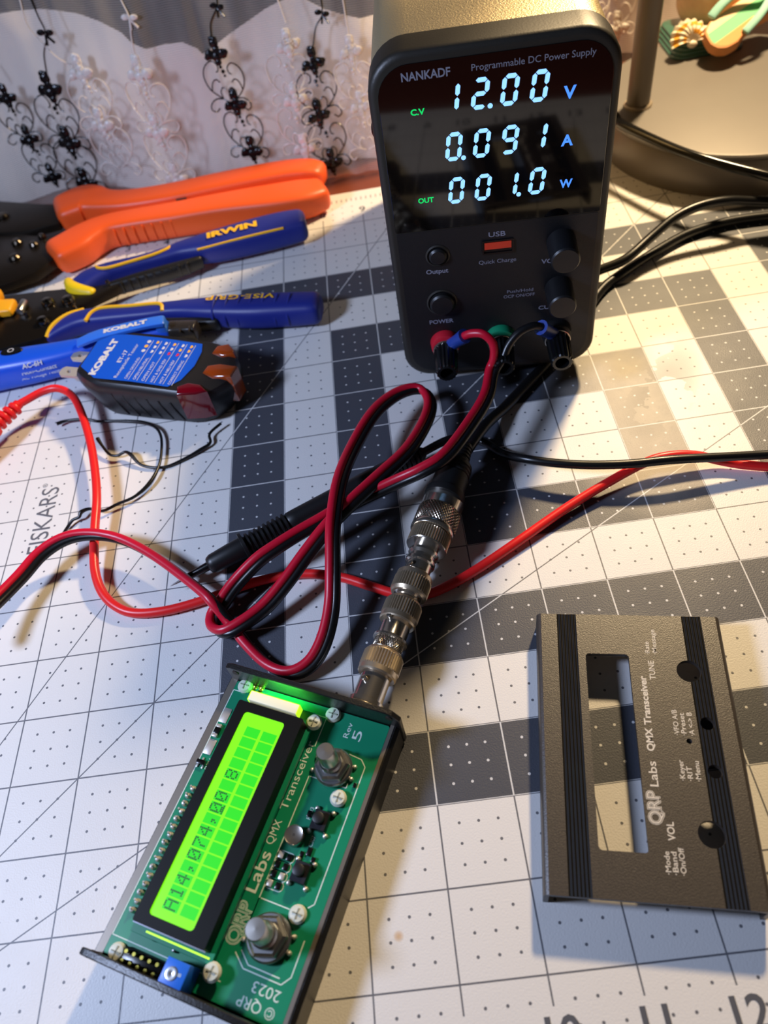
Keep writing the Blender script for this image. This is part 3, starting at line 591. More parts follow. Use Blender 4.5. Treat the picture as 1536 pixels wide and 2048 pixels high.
for p in range(4):
    q0 = rrect(1.60, 1.345+.11*p, 1.83, 1.455+.11*p, .05, 4)
    for a, c in zip(q0, q0[1:]+q0[:1]): s2.line(a, c, .010, zz)
s2.build('silkscreen_outline', M_silk, brd, smooth=0)
for (x, y, dx, dy) in ((1.98, 1.87, .06, .1), (1.90, 1.82, .05, .06), (1.80, 2.28, .05, .08), (2.06, 1.80, .05, .06), (2.22, 2.78, .04, .06), (.62, .42, .06, .05), (.9, .40, .06, .05)):
    MB().box((x, y, PB+.02), (dx, dy, .035), .006).build('surface_mount_chip', M_blackg, X_)
# antenna jack through the far end plate
JX, JZ = 1.94, .45
def along(M0, prof, n=36, knurl=0): b = MB(); b.lathe(prof, n, M0, knurl=knurl); return b
JM = Tm(JX, 3.74, JZ) @ fr((1, 0, 0), (0, 0, -1), (0, 1, 0))      # lathe axis runs out of the end plate
jack = along(JM, [(.30, 0), (.30, .06), (.27, .08), (.25, .08), (.25, .16), (.215, .17), (.215, .80)]).build('antenna_jack', M_nickel, X_)
for a in (.35, .35+PI):
    b = MB(); p = JM @ Vector((.2*math.sin(a), .2*math.cos(a), .40)); q = JM @ Vector((.275*math.sin(a), .275*math.cos(a), .40)); b.cyl(p, q, .04, 14, bev=.008); b.build('bayonet_lug', M_nickel, jack)

# ------------------------------------------------------------------ the chain of adapters and the coaxial cable, all on the jack's axis
MX = Matrix.Translation((4.829, 1.622, 0)) @ Rz(-0.434)
AX = MX @ Tm(JX, 3.74, JZ) @ fr((1, 0, 0), (0, 0, -1), (0, 1, 0))
def axis_thing(name, label, cat, s0): 
    p = AX @ Vector((0, 0, s0)); o = thing(name, label, cat, (p.x, p.y, 0), -0.434, 'metal adapters chained to the radio' if cat == 'adapter' else None); return o, o.matrix_basis
def part_on_axis(o, s_list, name, mtl, n=36, knurl=0, parent=None, smooth=35):
    base = Matrix.Translation(Vector(o.location)/I) @ Rz(o.rotation_euler.z)
    b = MB(base.inverted() @ AX); b.lathe(s_list, n, None, knurl=knurl); return b.build(name, mtl, parent or o, smooth)
def knob_lug(o, s, parent, rr=.2):
    base = Matrix.Translation(Vector(o.location)/I) @ Rz(o.rotation_euler.z)
    for a in (.35, .35+PI):
        b = MB(base.inverted() @ AX); p = Vector((rr*.9*math.sin(a), rr*.9*math.cos(a), s)); q = Vector(((rr+.065)*math.sin(a), (rr+.065)*math.cos(a), s)); b.cyl(p, q, .04, 14, bev=.008); b.build('bayonet_lug', M_nickel, parent)
def bayonet_collar(o, s, d, r=.29):      # knurled locking ring; d = +1: rim faces away from the radio
    def Z(k): return s+d*k
    pr = [(.20, Z(0)), (r*.86, Z(.0)), (r*.94, Z(.03)), (r*.97, Z(.05)), (r, Z(.06), 1), (r, Z(.27), 1), (r*.97, Z(.29)), (r*.96, Z(.36)), (r*.90, Z(.38)), (.20, Z(.36))]
    if d < 0: pr = pr[::-1]
    return part_on_axis(o, pr, 'bayonet_ring', M_nickel_r, 88, .055, smooth=12)
A1, _ = axis_thing('coaxial_adapter', 'short nickel coaxial adapter with cross-knurled band, screwed onto the radio antenna jack', 'adapter', .8)
bayonet_collar(A1, .93, -1, .295)
part_on_axis(A1, [(.18, .56), (.205, .90), (.24, .93), (.245, .94), (.215, .955)], 'adapter_body', M_nickel)
M_cross = bpy.data.materials.new('cross_knurled_nickel'); M_cross.use_nodes = True
def cross(m, ka, kz):
    nt = m.node_tree; b = nt.nodes['Principled BSDF']; b.inputs['Metallic'].default_value = 1; b.inputs['Roughness'].default_value = .24; b.inputs['Base Color'].default_value = (*lin((198, 184, 164)), 1)
    tc, x, y, z = coords(nt); uv = nt.nodes.new('ShaderNodeAttribute'); uv.attribute_name = 'knurl'; sp = nt.nodes.new('ShaderNodeSeparateXYZ'); nt.links.new(uv.outputs['Vector'], sp.inputs[0])
    u = X(sp.outputs[0])*ka; v = X(sp.outputs[1])*kz
    h = (((u+v).frac()-0.5).abs()).max(((u-v).frac()-0.5).abs())
    bp = nt.nodes.new('ShaderNodeBump'); bp.inputs['Strength'].default_value = 1.0; bp.inputs['Distance'].default_value = 0.0006; bp.invert = True
    nt.links.new(h.k, bp.inputs['Height']); nt.links.new(bp.outputs['Normal'], b.inputs['Normal'])
cross(M_cross, 40, 15)
def knurl_attr(ob, o):                     # stores angle and length round the axis as a mesh attribute
    base = Matrix.Translation(Vector(o.location)/I) @ Rz(o.rotation_euler.z); inv = AX.inverted() @ base
    at = ob.data.attributes.new('knurl', 'FLOAT_VECTOR', 'CORNER')
    for lp in ob.data.loops:
        p = inv @ (ob.data.vertices[lp.vertex_index].co/I); a = math.atan2(p.y, p.x)/(2*PI)
        at.data[lp.index].vector = (a, p.z, 0)
    for pg in ob.data.polygons:            # keep the seam from wrapping backwards
        vs_ = [at.data[i].vector[0] for i in pg.loop_indices]
        if max(vs_)-min(vs_) > .5:
            for i in pg.loop_indices:
                q = at.data[i].vector
                if q[0] < 0: at.data[i].vector = (q[0]+1, q[1], 0)
kb = part_on_axis(A1, [(.215, .955), (.222, .97), (.222, 1.10), (.215, 1.115)], 'knurled_band', M_cross, 48); knurl_attr(kb, A1)
f1 = part_on_axis(A1, [(.20, 1.11), (.26, 1.12), (.26, 1.15), (.225, 1.16), (.215, 1.18), (.215, 1.62)], 'socket_barrel', M_nickel)
knob_lug(A1, 1.42, f1)
A2, _ = axis_thing('coaxial_adapter', 'nickel adapter with a knurled locking ring at each end, in the middle of the chain', 'adapter', 1.7)
bayonet_collar(A2, 1.80, -1, .285)
part_on_axis(A2, [(.17, 1.50), (.20, 1.78), (.215, 1.80), (.175, 1.815), (.175, 1.88), (.215, 1.90), (.20, 1.93), (.17, 2.1)], 'adapter_body', M_nickel)
bayonet_collar(A2, 1.90, 1, .29)
A3, _ = axis_thing('coaxial_adapter', 'stepped nickel adapter joining the knurled chain to the fat cable plug', 'adapter', 2.5)
b3 = part_on_axis(A3, [(.205, 2.0), (.205, 2.40), (.205, 2.42), (.205, 2.47), (.235, 2.49), (.235, 2.54), (.20, 2.56), (.20, 2.62), (.24, 2.66), (.24, 2.70), (.20, 2.72), (.20, 2.80), (.315, 2.805), (.325, 2.82)], 'socket_barrel', M_nickel)
knob_lug(A3, 2.36, b3)
part_on_axis(A3, [(.325, 2.82, 1), (.325, 3.06, 1), (.30, 3.07), (.2, 3.07)], 'knurled_flange', M_nickel_r, 100, .045, smooth=12)
C_, _ = axis_thing('coaxial_cable', 'black coaxial cable with nickel screw-on plug and ribbed rubber boot', 'cable', 3.5)
part_on_axis(C_, [(.30, 3.08), (.345, 3.085), (.355, 3.10), (.355, 3.17), (.345, 3.185)], 'plug_rim', M_nickel)
kb = part_on_axis(C_, [(.345, 3.18), (.352, 3.19), (.352, 3.50), (.345, 3.52)], 'knurled_sleeve', M_cross, 64); knurl_attr(kb, C_)
part_on_axis(C_, [(.34, 3.51), (.335, 3.53), (.335, 3.76), (.32, 3.78), (.2, 3.78)], 'plug_shell', M_nickel)
def on_ax(s, dz=0, dx=0): p = AX @ Vector((dx, 0, s)); return (p.x, p.y, p.z+dz)
base = Matrix.Translation(Vector(C_.location)/I) @ Rz(C_.rotation_euler.z)
prof = [(.325, 3.74), (.33, 3.76), (.33, 3.86), (.29, 3.88), (.285, 4.2)]
for k in range(3): prof += [(.282, 4.22+.07*k), (.265, 4.235+.07*k), (.265, 4.25+.07*k), (.28, 4.265+.07*k)]
prof += [(.27, 4.47), (.22, 4.54)]
for k in range(5): prof += [(.19-.008*k, 4.56+.075*k), (.19-.008*k, 4.60+.075*k), (.14, 4.61+.075*k), (.14, 4.63+.075*k)]
prof += [(.11, 4.95)]
b = MB(base.inverted() @ AX @ Matrix.Rotation(0.02, 4, 'X')); b.lathe(prof, 36); b.build('rubber_boot', M_rubber, C_)
e0 = on_ax(4.85, -.08)
cab = [e0, (10.68, 9.28, .30), (11.15, 9.84, .13), (11.73, 10.44, .105), (12.2, 10.92, .105), (12.9, 11.75, .105), (13.64, 12.73, .105), (14.17, 13.16, .105), (14.93, 13.64, .12), (15.83, 14.13, .12), (16.65, 14.33, .12), (17.29, 14.35, .12), (18.09, 14.28, .12), (19.5, 14.25, .105), (22, 14.4, .105)]
MB(base.inverted()).tube(cab, .1, 14, 6).build('cable_jacket', M_black_wire, C_, smooth=60)

# ------------------------------------------------------------------ loose top cover of the transceiver
cov = thing('enclosure_cover', 'loose black aluminium radio cover with white lettering and cut-out display window', 'enclosure cover', (10.1, 1.737, 0), -.185)
M_cov = bsdf('black_sparkle_powder_coat', (56, 49, 43), .42, spec=1.0, noise=.65, nscale=2400, bump=.22, bscale=2600)
CT, CW, CL = .42, 2.48, 3.68
b = MB()
holes = [rrect(.645, .525, 1.215, 3.07, .05, 4), circ(1.965, 2.85, .155, 26), circ(1.94, .78, .155, 26), circ(2.09, 2.13, .085, 18), circ(2.09, 1.52, .085, 18), circ(1.84, 1.89, .035, 12)]
plate(b, [(.06, 0), (CW-.06, 0), (CW-.06, CL), (.06, CL)], holes, CT-.07, CT)
q = [(.06, CT), (.03, CT-.012), (.012, CT-.03), (0, CT-.06), (0, .0), (.06, .0), (.06, CT-.07)]
FM = fr((1, 0, 0), (0, 0, 1), (0, -1, 0)) @ Matrix.Scale(-1, 4, (0, 0, 1))
b.prism(q, 0, CL, M=FM); b.prism([(CW-p[0], p[1]) for p in q][::-1], 0, CL, M=FM)
cover = b.build('cover_plate', M_cov, cov, smooth=30)
def groove_mat():
    m = bsdf('black_ribbed_strip', (22, 20, 20), .5); nt = m.node_tree; tc, x, y, z = coords(nt)
    h = X.op('SINE', x*(2*PI/.0445)); bp = nt.nodes.new('ShaderNodeBump'); bp.inputs['Strength'].default_value = 1.0; bp.inputs['Distance'].default_value = 0.0005
    nt.links.new(h.k, bp.inputs['Height']); nt.links.new(bp.outputs['Normal'], nt.nodes['Principled BSDF'].inputs['Normal']); return m
M_groove = groove_mat()
b = MB(); b.prism([(.28, .004), (.545, .004), (.545, CL-.004), (.28, CL-.004)], CT-.002, CT+.0022); b.build('ribbed_strip', M_groove, cover, smooth=0)
def bite(y, cy, cx, r, side):      # notch of a round hole into the strip's edge
    return [(cx+r*math.cos(a), cy+r*math.sin(a)) for a in side]
L0, R0 = 1.97, 2.225
def arc(cx, cy, r, a0, a1, n=12): return [(cx+r*math.cos(math.radians(a0+(a1-a0)*k/n)), cy+r*math.sin(math.radians(a0+(a1-a0)*k/n))) for k in range(n+1)]
poly = [(L0, .004), (R0, .004), (R0, CL-.004), (L0, CL-.004)]+arc(1.965, 2.85, .156, 89, -89)+arc(1.94, .78, .156, 79, -79)
b = MB(); plate(b, poly, [circ(2.09, 2.13, .086, 18), circ(2.09, 1.52, .086, 18)], CT-.001, CT+.0022); b.build('ribbed_strip', M_groove, cover, smooth=0)
M_cink = bsdf('cover_white_ink', (214, 206, 192), .6)
def ctext(t, x, y, h, wd, bold=0): MB().text(t, Tm(x, y, CT+.0022) @ TM, h, wd, bold).build('cover_lettering', M_cink, cover, smooth=0)
def outline_text(t, x, y, h, wd):
    for bo, z_, mt in ((.055, .002, M_cink), (.022, .0028, M_core), (-.008, .0036, M_cink)): MB().otext(t, Tm(x, y, CT+z_) @ TM, h, wd, bo).build('cover_lettering', mt, cover, smooth=0)
M_core = bsdf('cover_letter_core', (60, 53, 47), .55)
outline_text('QRP', 1.40, .86, .145, .38)
ctext('Labs', 1.405, 1.30, .10, .31, .01); ctext('QMX', 1.405, 1.74, .09, .30, .03); ctext('Transceiver', 1.405, 2.08, .09, .68, .03)
ctext('TUNE', 1.53, 2.71, .075, .275, .015); ctext('VOL', 1.525, .68, .085, .215, .02)
for t, x, y, wd in (('·Rate', 1.495, 3.08, .19), ('·Message', 1.59, 3.08, .38), ('·VFO A/B', 1.735, 1.96, .34), ('·Preset', 1.82, 1.96, .30), ('·A <-> B', 1.915, 1.96, .31), ('·Keyer', 1.73, 1.39, .255), ('·RIT', 1.82, 1.39, .18), ('·Menu', 1.915, 1.39, .25), ('·Mode', 1.435, .31, .25), ('·Band', 1.515, .31, .25), ('·On/Off', 1.60, .31, .30)): ctext(t, x, y, .062, wd, .01)

# ------------------------------------------------------------------ test leads and wire scraps
RED = [(0.30,9.4,.5), (0.99,10.47,0.50), (1.23,10.91,0.50), (1.39,11.29,0.50), (1.63,11.58,0.50), (1.86,11.75,0.50), (2.14,11.92,0.50), (2.45,11.94,0.50), (2.78,11.69,0.45), (3.04,11.16,0.38), (3.33,10.33,0.34), (3.54,9.53,0.33), (3.66,8.91,0.33), (3.70,8.36,0.30), (3.74,7.86,0.25), (3.81,7.41,0.20), (3.97,7.02,0.15), (4.22,6.74,0.11), (4.55,6.57,0.09), (5.05,6.53,0.09), (5.62,6.61,0.09), (6.19,6.76,0.09), (6.77,6.86,0.09), (7.35,6.85,0.09), (7.91,6.69,0.09), (8.38,6.44,0.09), (8.84,6.20,0.085), (9.22,6.14,0.085), (9.63,6.25,0.09), (10.13,6.48,0.10), (10.84,6.87,0.12), (11.66,7.33,0.15), (12.39,7.67,0.20), (13.11,7.93,0.28), (13.53,7.98,0.30), (13.94,7.95,0.25), (14.33,7.84,0.15), (14.69,7.70,0.12), (15.19,7.55,0.12), (15.79,7.47,0.12), (17, 7.3, .1)]
rl = thing('red_test_lead', 'bright red test lead with ribbed plug running under the metal adapter chain', 'test lead', (5, 7, 0)); LMr = Tm(-5, -7, 0)
MB(LMr).tube(RED[3:], .078, 14, 5).build('lead_wire', M_red_lead, rl, smooth=60)
b = MB(LMr); ribs = []
pp = [Vector(p) for p in ((.2, 9.5, .5), (1.18, 10.92, .5), (1.62, 11.52, .5), (1.78, 11.68, .5))]
d = (pp[2]-pp[0]).normalized()
b.tube([pp[0], pp[1], pp[1]+d*.25], [.23, .22, .19], 18, 4)
for k in range(4): c0 = pp[1]+d*(.32+.13*k)+Vector((.012*k, .0, 0)); b.cyl(c0, c0+d*.075, .175-.010*k, 16, bev=.015)
b.cyl(pp[1]+d*.2, pp[1]+d*.9, .10, 14); b.build('plug_boot', M_red_lead, rl)
bp_ = thing('black_test_probe', 'black needle-tipped test probe lying under the crimson wire loop', 'test probe', (7, 8, 0)); LMb = Tm(-7, -8, 0)
b = MB(LMb); a = Vector((5.80, 7.19, .235)); e_ = Vector((9.76, 8.99, .30)); d = (e_-a).normalized(); L = (e_-a).length
Mq = Matrix.Translation(a) @ d.to_track_quat('Z', 'Y').to_matrix().to_4x4()
pr = [(.06, -.04), (.12, -.02), (.14, .0), (.165, .06), (.19, .55), (.19, .60), (.26, .61), (.26, .66), (.17, .67)]
for k in range(9): pr += [(.155, .70+.085*k), (.20, .715+.085*k), (.20, .75+.085*k), (.155, .765+.085*k)]
pr += [(.18, 1.48), (.185, 1.6), (.19, 2.6), (.18, 3.5)]
for k in range(6): pr += [(.15, 3.54+.09*k), (.165-.008*k, 3.56+.09*k), (.165-.008*k, 3.60+.09*k), (.12, 3.62+.09*k)]
pr += [(.09, 4.12)]
b.lathe(pr, 26, Mq); b.build('probe_handle', M_black, bp_)
MB(LMb).lathe([(0, -.72), (.012, -.66), (.028, -.5), (.028, -.48)], 16, Mq).build('needle_tip', M_steel, bp_)
MB(LMb).lathe([(.03, -.50), (.055, -.46), (.075, -.04), (.09, .0)], 18, Mq).build('insulated_shank', M_blackg, bp_)
te = Mq @ Vector((0, 0, 4.05))
BLK = [tuple(te), (9.98, 9.12, .26), (10.22, 9.22, .13), (10.45, 9.22, .085), (10.68, 9.05, .085), (10.90, 8.70, .16), (11.21, 8.34, .35), (11.66, 8.11, .40), (12.20, 7.94, .42), (12.82, 7.82, .44), (13.45, 7.77, .45), (14.17, 7.74, .38), (15.01, 7.70, .30), (15.81, 7.63, .30), (17, 7.5, .2)]
MB(LMb).tube(BLK, .075, 14, 5).build('lead_wire', M_black_wire, bp_, smooth=60)
T1 = [(2.36,11.32,0.12), (2.56,11.39,0.10), (2.94,11.35,0.10), (3.19,11.27,0.06), (3.56,11.20,0.06), (4.10,11.05,0.06), (4.44,10.80,0.10), (4.59,10.52,0.10), (4.64,10.14,0.10), (4.63,9.74,0.10), (4.50,9.35,0.10), (4.25,9.07,0.10), (3.94,8.95,0.10), (3.68,8.84,0.10), (3.45,8.90,0.14), (3.31,8.84,0.16), (3.26,8.76,0.12), (3.14,8.73,0.10), (3.05,8.63,0.06), (2.95, 8.42, .04)]
T2 = [(3.35,10.63,0.20), (3.46,10.44,0.15), (3.61,10.24,0.10), (3.77,10.18,0.10), (3.93,10.21,0.13), (4.06,10.11,0.13), (4.23,9.90,0.06), (4.48,9.78,0.04), (4.77,9.75,0.04), (5.10,9.87,0.05), (5.39,10.02,0.06), (5.58,10.15,0.08), (5.56,10.32,0.10), (5.61,10.42,0.12), (5.79,10.57,0.14)]
for P_, l_ in ((T1, 'long black twist tie curling out from under the outlet tester'), (T2, 'short kinked black twist tie with upturned ends on the white squares')):
    c0 = P_[len(P_)//2]; o = tag(MB(Tm(-c0[0], -c0[1], 0)).tube(P_, [.028+.012*((k*37) % 5 == 0) for k in range(len(P_))], 8, 5).build('twist_tie', M_black_wire, smooth=60), l_, 'twist tie', 'black twist ties on the mat'); o.location = (c0[0]*I, c0[1]*I, 0)
CORD1 = [(11.3, 12.55, .105), (12.5, 12.85, .105), (13.15, 13.10, .12), (13.7, 13.22, .24), (14.26,13.24,0.40), (14.87,13.62,0.55), (15.45,13.93,0.72), (15.99,14.07,0.80), (16.52,14.10,0.80), (17.06,14.10,0.70), (17.67,14.02,0.60), (18.44,13.75,0.50), (20, 13.0, .3), (22, 12.4, .12)]
tag(MB(Tm(-15, -14, 0)).tube(CORD1, .10, 14, 6).build('black_cable', M_black_wire, smooth=60), 'thick black power cord arching over the mat beside the lamp base', 'cable').location = (15*I, 14*I, 0)
CORD3 = [(13.4, 20.3, .15), (14.3, 19.3, .6), (15.04,17.81,1.20), (15.17,17.23,1.20), (15.52,16.49,1.20), (15.94,15.72,1.20), (16.30,15.20,1.20), (16.78,14.76,1.15), (17.38,14.26,1.10), (18.07,13.82,1.00), (19.3, 13.55, .9), (20.5, 13.4, .6), (22, 13.4, .12)]
tag(MB(Tm(-16, -15.5, 0)).tube(CORD3, .10, 14, 6).build('black_cable', bsdf('glossy_black_cord', (16, 16, 15), .2), smooth=60), 'glossy black cord sweeping around the rim of the lamp base', 'cable').location = (16*I, 15.5*I, 0)

# ------------------------------------------------------------------ hand tools at the back left
crimp = thing('wire_crimper', 'large black-headed wire crimper with bright orange plastic handles', 'crimping tool', (4, 18, 0)); Lc = Tm(-4, -18, 0)
b = MB(Lc); b.sweep([(1.30, 19.0, .44, 1.1, .66), (1.75, 19.14, .46, 1.2, .70), (2.05, 19.12, .46, 1.1, .70), (2.45, 18.94, .44, .86, .66), (3.1, 18.80, .43, .80, .64), (4.2, 18.76, .43, .80, .64), (5.7, 18.86, .43, .82, .66), (7.0, 18.90, .43, .80, .66), (7.7, 18.84, .43, .76, .62), (8.0, 18.76, .41, .64, .56)], 28, 4.5, 4, .2)
h1 = b.build('handle', M_orange, crimp)
b = MB(Lc); b.sweep([(1.48, 17.12, .36, .95, .64), (1.85, 17.36, .36, 1.02, .66), (2.15, 17.62, .37, .92, .66), (2.6, 17.86, .37, .76, .66), (3.3, 17.90, .37, .76, .66), (4.3, 17.88, .37, .80, .66), (5.6, 17.88, .37, .86, .68), (6.9, 17.80, .37, 1.0, .70), (7.6, 17.80, .37, 1.0, .68), (8.0, 17.9, .36, .84, .60)], 28, 4.5, 4, .2)
for k in range(8):
    x = 2.62+.24*k; b.box((x, 17.88-.37-.02, .36), (.045, .05, .46), .015)
h2 = b.build('handle', M_orange, crimp)
MB(Lc).box((4.55, 18.27, .66), (.26, .06, .03)).build('latch_slot', M_blackg, h1)
hd = MB(Lc)
hd.prism([(-2.2, 20.3), (-1.2, 20.35), (1.2, 19.3), (1.25, 18.45), (.3, 18.3), (-2.2, 18.9)], .30, .52, .04)
hd.prism([(-2.4, 18.8), (.2, 18.35), (1.55, 17.75), (1.5, 17.0), (1.0, 16.4), (.2, 16.15), (-2.4, 16.3)], .22, .45, .04)
hd = hd.build('crimping_jaw', M_gun, crimp)
for (x, y, z, r) in ((.25, 17.9, .45, .14), (.75, 17.65, .45, .12), (.35, 17.2, .45, .15), (-.4, 19.2, .52, .17), (.9, 17.95, .45, .1), (-.6, 18.6, .52, .12)):
    b = MB(Lc); b.lathe([(r, z), (r, z+.05), (r*.7, z+.10), (0, z+.11)], 20, Tm(x, y, 0)); b.build('rivet', bsdf('dark_rivet', (90, 82, 72), .25, 1), hd)

strip = thing('wire_stripper', 'wire stripper with two navy blue handles, yellow trim and a black steel head', 'wire stripper', (4, 15, 0)); Ls = Tm(-4, -15, 0)
b = MB(Ls); b.sweep([(2.25, 15.48, .36, .56, .46), (2.5, 15.72, .38, .58, .5), (2.95, 15.92, .40, .46, .46), (3.65, 16.05, .40, .38, .42), (4.3, 16.17, .40, .42, .44), (4.7, 16.26, .40, .52, .5), (5.4, 16.30, .40, .74, .60), (6.3, 16.44, .40, .84, .64), (7.05, 16.55, .40, .84, .64), (7.5, 16.60, .40, .76, .60)], 28, 3.2, 4, .16)
u_ = b.build('handle', M_navy, strip)
b = MB(Ls); b.sweep([(1.86, 13.95, .30, .3, .36), (2.15, 14.13, .34, .44, .42), (2.55, 14.24, .36, .48, .46), (3.1, 14.2, .36, .46, .46), (4.1, 14.1, .36, .42, .42), (4.5, 14.08, .36, .40, .42), (4.9, 14.0, .36, .44, .46), (5.5, 13.84, .36, .58, .54), (6.4, 13.62, .36, .70, .60), (7.05, 13.50, .36, .70, .60), (7.75, 13.38, .36, .66, .56)], 28, 3.2, 4, .16)
for k in range(7):
    x = 5.55+.27*k; yc = 13.84-(x-5.5)*.22; b.tube([(x+.12, yc+.1, .665), (x+.06, yc-.14, .63), (x+.02, yc-.29, .52), (x, yc-.345, .36), (x, yc-.32, .2)], .035, 8, 4)
l_ = b.build('handle', M_navy, strip)
M_ytrim = bsdf('yellow_trim', (240, 184, 30), .45)
b = MB(Ls); b.sweep([(2.0, 15.72, .38, .26, .40), (2.2, 15.40, .40, .36, .46), (2.62, 15.18, .38, .26, .38)], 18, 2.4, 4, .1); b.build('yellow_end', bsdf('yellow_rubber_end', (240, 205, 24), .4), u_)
b = MB(Ls); b.tube([(2.66, 15.98, .60), (2.78, 15.82, .64), (3.02, 15.78, .64), (3.5, 15.90, .625), (4.05, 16.02, .63), (4.36, 16.16, .63), (4.42, 16.28, .6)], .038, 8, 4); b.build('yellow_trim', M_ytrim, u_)
b = MB(Ls); b.tube([(5.1, 15.96, .60), (6.2, 16.07, .64), (7.15, 16.19, .64)], .028, 8, 3); b.build('yellow_trim', M_ytrim, u_)
b = MB(Ls); b.tube([(1.80, 13.82, .42), (1.95, 14.08, .52), (2.25, 14.33, .55), (2.6, 14.46, .52)], .05, 8, 4); b.tube([(2.72, 13.98, .56), (2.85, 14.2, .60), (3.1, 14.30, .595), (3.7, 14.22, .585), (4.25, 14.17, .575), (4.42, 14.08, .575), (4.44, 13.92, .53)], .042, 8, 4); b.build('yellow_trim', M_ytrim, l_)
d = Vector((7.05-5.4, 16.53-16.33, 0)).normalized(); TU = fr((d.x, d.y, 0), (-d.y*.93, d.x*.93, .36), (d.y*.36, -d.x*.36, .93))
b = MB(Ls); b.text('IRWIN', Tm(5.36, 16.16, .735) @ fr((d.x, d.y, .012), (-d.y, d.x, .0), (0, 0, 1)), .24, 1.2, .05); b.build('brand_lettering', M_ytrim, u_, smooth=0)
d = Vector((7.05-5.5, 13.50-13.84, 0)).normalized()
b = MB(Ls); b.text('VISE-GRIP', Tm(6.98, 13.66, .688) @ fr((-d.x, -d.y, -.012), (d.y, -d.x, 0), (0, 0, 1)), .15, 1.55, .02); b.build('brand_lettering', M_ytrim, l_, smooth=0)
b = MB(Ls); b.sweep([(3.0, 15.36, .34, .20, .34), (3.6, 15.50, .34, .26, .36), (4.4, 15.66, .34, .30, .36), (5.1, 15.86, .34, .18, .3)], 16, 3, 4, .06)
for k in range(9): x = 3.3+.19*k; b.box((x, 15.31+.23*(x-3.0)-.06, .36), (.07, .10, .30), .02)
b.build('inner_grip', M_black, u_)
b = MB(Ls); b.sweep([(4.3, 13.78, .3, .18, .3), (5.0, 13.62, .28, .24, .32), (5.6, 13.5, .28, .2, .3)], 16, 3, 4, .06); b.build('inner_grip', M_black, l_)
hd = MB(Ls); hd.prism([(-2.2, 15.5), (.2, 15.65), (1.5, 15.55), (2.7, 15.4), (3.4, 15.42), (3.2, 15.15), (2.4, 14.7), (2.3, 14.2), (1.7, 13.75), (.6, 13.55), (-2.2, 13.9)], .28, .48, .04); hd = hd.build('stripping_jaw', M_gun, strip)
for (x, y, r) in ((1.66, 14.97, .15), (2.15, 14.92, .16), (1.68, 14.28, .14), (1.25, 14.6, .06), (3.02, 15.33, .05), (2.35, 14.6, .05)):
    b = MB(Ls); b.lathe([(r, .48), (r, .54), (r*.75, .60), (0, .62)], 22, Tm(x, y, 0)); b.build('rivet', bsdf('polished_rivet', (120, 112, 100), .14, 1), hd)
b = MB(Ls); b.cyl((1.06, 14.72, .56), (1.10, 15.10, .56), .09, 18, bev=.02); b.build('pivot_pin', M_steel, hd)
b = MB(Ls); b.sweep([(-.6, 14.9, .55, .45, .2), (.2, 14.95, .6, .5, .24), (.85, 14.92, .58, .46, .22)], 18, 4, 4, .06); b.sweep([(.35, 15.05, .62, .2, .22), (.52, 15.3, .70, .2, .26), (.4, 15.45, .72, .16, .2)], 14, 3, 3, .05); b.sweep([(.5, 14.7, .62, .2, .22), (.42, 14.3, .66, .18, .22)], 14, 3, 3, .05)
b.build('locking_lever', bsdf('amber_lever', (246, 176, 34), .4), strip)

pen = thing('voltage_tester', 'bright blue pen-style voltage tester lying under the blue-labelled outlet tester', 'voltage tester', (2, 13, 0)); Lp = Tm(-2, -13, 0)
b = MB(Lp); b.sweep([(-1.2, 12.7, .40, .62, .66), (0.2, 12.84, .40, .68, .70), (0.97, 12.93, .40, .70, .72), (1.63, 12.97, .40, .70, .70), (2.3, 13.02, .40, .62, .64), (3.1, 13.12, .42, .5, .54), (3.9, 13.2, .44, .46, .5), (4.6, 13.26, .44, .44, .48)], 26, 3, 4, .06)
body = b.build('body', M_kblue, pen)
b = MB(Lp); b.sweep([(2.85, 12.92, .78, .26, .08), (3.3, 13.0, .84, .30, .09), (4.2, 13.12, .84, .30, .09), (4.62, 13.17, .80, .30, .12)], 16, 5, 3, .05); b.box((4.55, 13.2, .68), (.22, .28, .3), .04); clip = b.build('pocket_clip', bsdf('light_blue_clip', (48, 112, 225), .35), pen)
d = Vector((.99, .11, 0)).normalized()
b = MB(Lp); b.text('KOBALT', Tm(3.42, 12.97, .894) @ fr((d.x, d.y, 0), (-d.y, d.x, 0), (0, 0, 1)), .13, .92, .06); b.build('brand_lettering', M_white_ink, clip, smooth=0)
b = MB(Lp); b.sweep([(4.68, 13.26, .44, .38, .40), (5.0, 13.24, .42, .36, .38), (5.22, 13.2, .42, .34, .36)], 20, 4, 3, .02)
for k in range(2): b.box((4.92+.2*k, 13.1-.03*k, .58), (.04, .2, .04), .01)
b.build('end_cap', bsdf('dark_translucent_cap', (44, 40, 38), .25), pen)
b = MB(Lp); b.lathe([(.19, 0), (.2, .02), (.18, .05), (0, .055)], 28, Tm(1.36, 13.05, .725) @ Matrix.Diagonal((1.25, .62, 1, 1))); pb = b.build('power_button', M_blackg, pen)
b = MB(Lp); b.text('O', Tm(1.36, 12.99, .79), .12, .14, 0, 'C'); b.build('button_mark', M_white_ink, pb, smooth=0)
TS = fr((.99, .11, 0), (-.07, .66, .75), (.07, -.75, .66))
b = MB(Lp); b.text('AC-6H', Tm(1.62, 12.61, .60) @ TS, .10, .42, .02); b.text('Non-Contact', Tm(1.55, 12.585, .46) @ TS, .085, .74, .01); b.text('AC Voltage Tester', Tm(1.48, 12.585, .33) @ TS, .07, .86, 0)
b.build('printed_lettering', M_white_ink, body, smooth=0)

